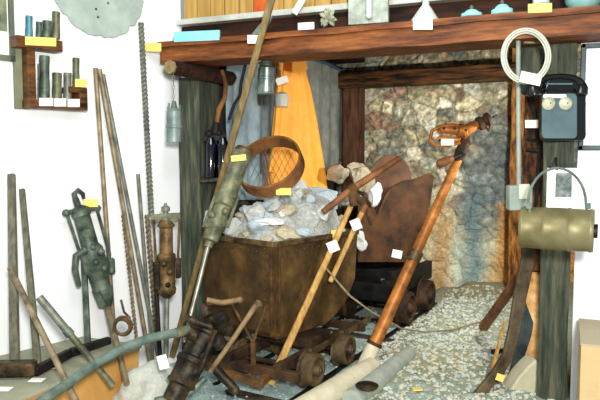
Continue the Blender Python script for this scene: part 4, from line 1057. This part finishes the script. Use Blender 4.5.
# ------------------------------------------------------------------ things on the left wall
# wooden wall shelf
def wbox(mb, x0_, y0_, x1_, y1_, d0=.0, d1=.08, ref=None):
    """box on the left wall spanning image rectangle at the wall, sticking out d1"""
    a = onw(x0_, y1_, d1); b = onw(x1_, y1_, d1); c_ = onw(x1_, y0_, d1); d_ = onw(x0_, y0_, d1)
    # make it upright: use wall axes
    s0 = (a-W0).dot(WD); s1 = (b-W0).dot(WD); zlo = (a.z+b.z)/2; zhi = (c_.z+d_.z)/2
    P = lambda s, o_, z: W0+WD*s+WN*o_+V((0, 0, z))
    vs = [P(s, o_, z) for s, o_, z in ((s0, d0, zlo), (s1, d0, zlo), (s1, d1, zlo), (s0, d1, zlo))]
    mb.prism(vs, V((0, 0, zhi-zlo))); return mb
M['olive_shadow'] = mat('olive_shadow', (.24, .25, .17), (.34, .34, .24), 8, .8)  # shadow tone for the sheet left of the wall shelf
M['shelf_wood'] = mat('shelf_wood', (.05, .022, .010), (.26, .12, .035), 12, .5, bump=.1, stretch=(1, 1, 4))
t = thing('wall_shelf', 'dark wooden stepped shelf on the white wall holding drill bits', 'shelf', onw(55, 110, .0))
mb = MB(); wbox(mb, 17, 38, 63, 49, 0, .08); wbox(mb, 29, 48, 37, 108, 0, .07); mb.build('upper_board', 'shelf_wood', t, bevel=.002)
mb = MB(); wbox(mb, 16, 49, 29, 109, 0, .02); mb.build('shelf_shadow', 'olive_shadow', t, bevel=.002, label='olive sheet standing in for the shelf shadow')  # shelf's cast shadow on the wall, put in as a flat olive sheet
mb = MB(); wbox(mb, 29, 101, 88, 109, 0, .08); wbox(mb, 80, 88, 88, 109, 0, .08); wbox(mb, 70, 87, 87, 93, 0, .08); mb.build('lower_board', 'shelf_wood', t, bevel=.002)
def bit(px_, py0_, py1_, w, m, label, off=.05, name='drill_bit'):
    a = onw(px_, py1_, off); b = onw(px_, py0_, off); Zz = (a-CAM).dot(HF); r_ = w/2*Zz/F
    return MB().lathe(a, b, [(0, r_*.9), (.05, r_), (.45, r_), (.5, r_*.92), (.85, r_*.95), (.88, r_), (1, r_*.96), (1, r_*.6)], 18).build(name, m, label=label, cat='drill bit')
M['bit_blue'] = mat('bit_blue', (.10, .26, .34), (.22, .42, .48), 20, .5, metal=.3)
bit(29, 16, 38.5, 7, 'bit_blue', 'blue tube-shaped drill bit, first on the upper shelf step')
bit(39, 22, 38.5, 6, 'grey_iron', 'short dark drill bit next to the blue one on the upper step')
bit(47, 21, 38.5, 9, 'grey_iron', 'short wide drill bit between dark and tall ones on the upper step')
bit(56, 12, 39, 8, 'olive_iron', 'tall olive drill bit at the right of the upper shelf step')
bit(44.5, 56, 100, 10, 'grey_iron', 'tallest grey drill bit on the lower shelf step')
bit(40, 64, 100, 5, 'rod_grey', 'thin bit behind the tallest one on the lower step', .03)
bit(57, 73, 101, 9.5, 'olive_iron', 'stout olive drill bit in the middle of the lower step')
bit(67.5, 73, 101, 8, 'rod_grey', 'grey drill bit right of the stout one on the lower step')
bit(76, 58, 89, 7, 'olive_iron', 'tall drill bit standing on the raised right end of the shelf')
def wcard(x0_, y0_, x1_, y1_, m, label, off=.083, sk=0):
    mb = MB(); mb.prism([onw(x0_, y0_, off), onw(x1_, y0_+sk, off), onw(x1_, y1_+sk, off), onw(x0_, y1_, off)], WN*.002); mb.build('price_card', m, smooth=False, label=label, cat='label')
wcard(25, 36.5, 56, 45, 'paper_y', 'long yellow label on the upper shelf step', sk=1.5)
wcard(39, 98, 53, 106, 'paper', 'white label under the tallest drill bit'); wcard(54, 98.5, 66, 106.5, 'paper', 'white label under the stout olive drill bit'); wcard(67.5, 99, 79.5, 107, 'paper', 'white label under the right grey drill bit')
wcard(75, 79, 87, 87, 'paper_y', 'small yellow label on the raised right end of the shelf', .085)
# round plate
c = onw(98, -12, .0); t = thing('round_plate', 'large pale round disc with worn notched rim hanging on the wall', 'plate', c+WN*.0)
mb = MB(); u = WD; pts = []
rr = (onw(141, -12, 0)-c).length
for i in range(72):
    a = 2*math.pi*i/72; r_ = rr*(1+.012*math.sin(i*1.9)); r_ -= .012 if i % 9 == 0 else 0
    pts.append(c+WD*r_*math.cos(a)+V((0, 0, r_*.95*math.sin(a)))+WN*.004)
mb.prism(pts, WN*.012); mb.build('disc', 'plate', t, bevel=.003)
for px_, py_ in ((96, 9), (108, 3), (98, 17)): MB().ball(onw(px_, py_, .017), .006, 1).build('rivet', 'grey_iron', t)
# framed picture upper left
t = thing('framed_picture', 'green framed picture with pale mat at the upper left edge', 'picture', onw(5, 60, 0))
def wp(px_, py_, o_): return onw(px_, py_, o_)
s_r = (onw(15.5, 60, .02)-W0).dot(WD); zb_ = onw(10, 61, .02).z
P = lambda s, o_, z: W0+WD*s+WN*o_+V((0, 0, z))
def wslab(mb, s0, s1, o0, o1, z0_, z1_): mb.prism([P(s0, o0, z0_), P(s1, o0, z0_), P(s1, o1, z0_), P(s0, o1, z0_)], V((0, 0, z1_-z0_)))
mb = MB(); wslab(mb, s_r, s_r+.02, 0, .022, zb_, zb_+.45); wslab(mb, s_r, s_r+.5, 0, .022, zb_, zb_+.022); wslab(mb, s_r, s_r+.5, 0, .022, zb_+.43, zb_+.45); wslab(mb, s_r+.48, s_r+.5, 0, .022, zb_, zb_+.45); mb.build('frame', 'pic_frame', t, smooth=False)
mb = MB(); wslab(mb, s_r+.02, s_r+.48, .002, .010, zb_+.02, zb_+.43); mb.build('mat_board', 'paper', t, smooth=False)
mb = MB(); wslab(mb, s_r+.025, s_r+.44, .0105, .013, zb_+.115, zb_+.38); mb.build('print', 'pic_green', t, smooth=False)

# ------------------------------------------------------------------ light
w = bpy.data.worlds.new('room_light'); sc.world = w; w.use_nodes = True
w.node_tree.nodes['Background'].inputs[0].default_value = (.90, .97, 1, 1); w.node_tree.nodes['Background'].inputs[1].default_value = .38
def area(name, loc, tgt, size, power, col):
    l = bpy.data.lights.new(name, 'AREA'); l.shape = 'DISK'; l.size = size; l.energy = power; l.color = col
    o = bpy.data.objects.new(name, l); C.objects.link(o); o.location = loc
    o.rotation_euler = (V(tgt)-V(loc)).to_track_quat('-Z', 'Y').to_euler(); return o
area('lamp', (.22, -.15, 1.35), (-1.2, 3.2, .8),   .25, 92, (1, .97, .90))
area('alcove_lamp', (-.03, 3.3, 1.2), (-1.1, 4.6, .8), .12, 21, (1, .95, .86))
area('ceiling_lamp', (-.6, 1.0, 2.3), (-1.1, 3.0, .5), 1.0, 25, (.95, 1, 1))
sc.view_settings.view_transform = 'Standard'; sc.view_settings.look = 'None'
sc.view_settings.exposure = 0.0; sc.view_settings.gamma = 1; sc.view_settings.use_curve_mapping = False
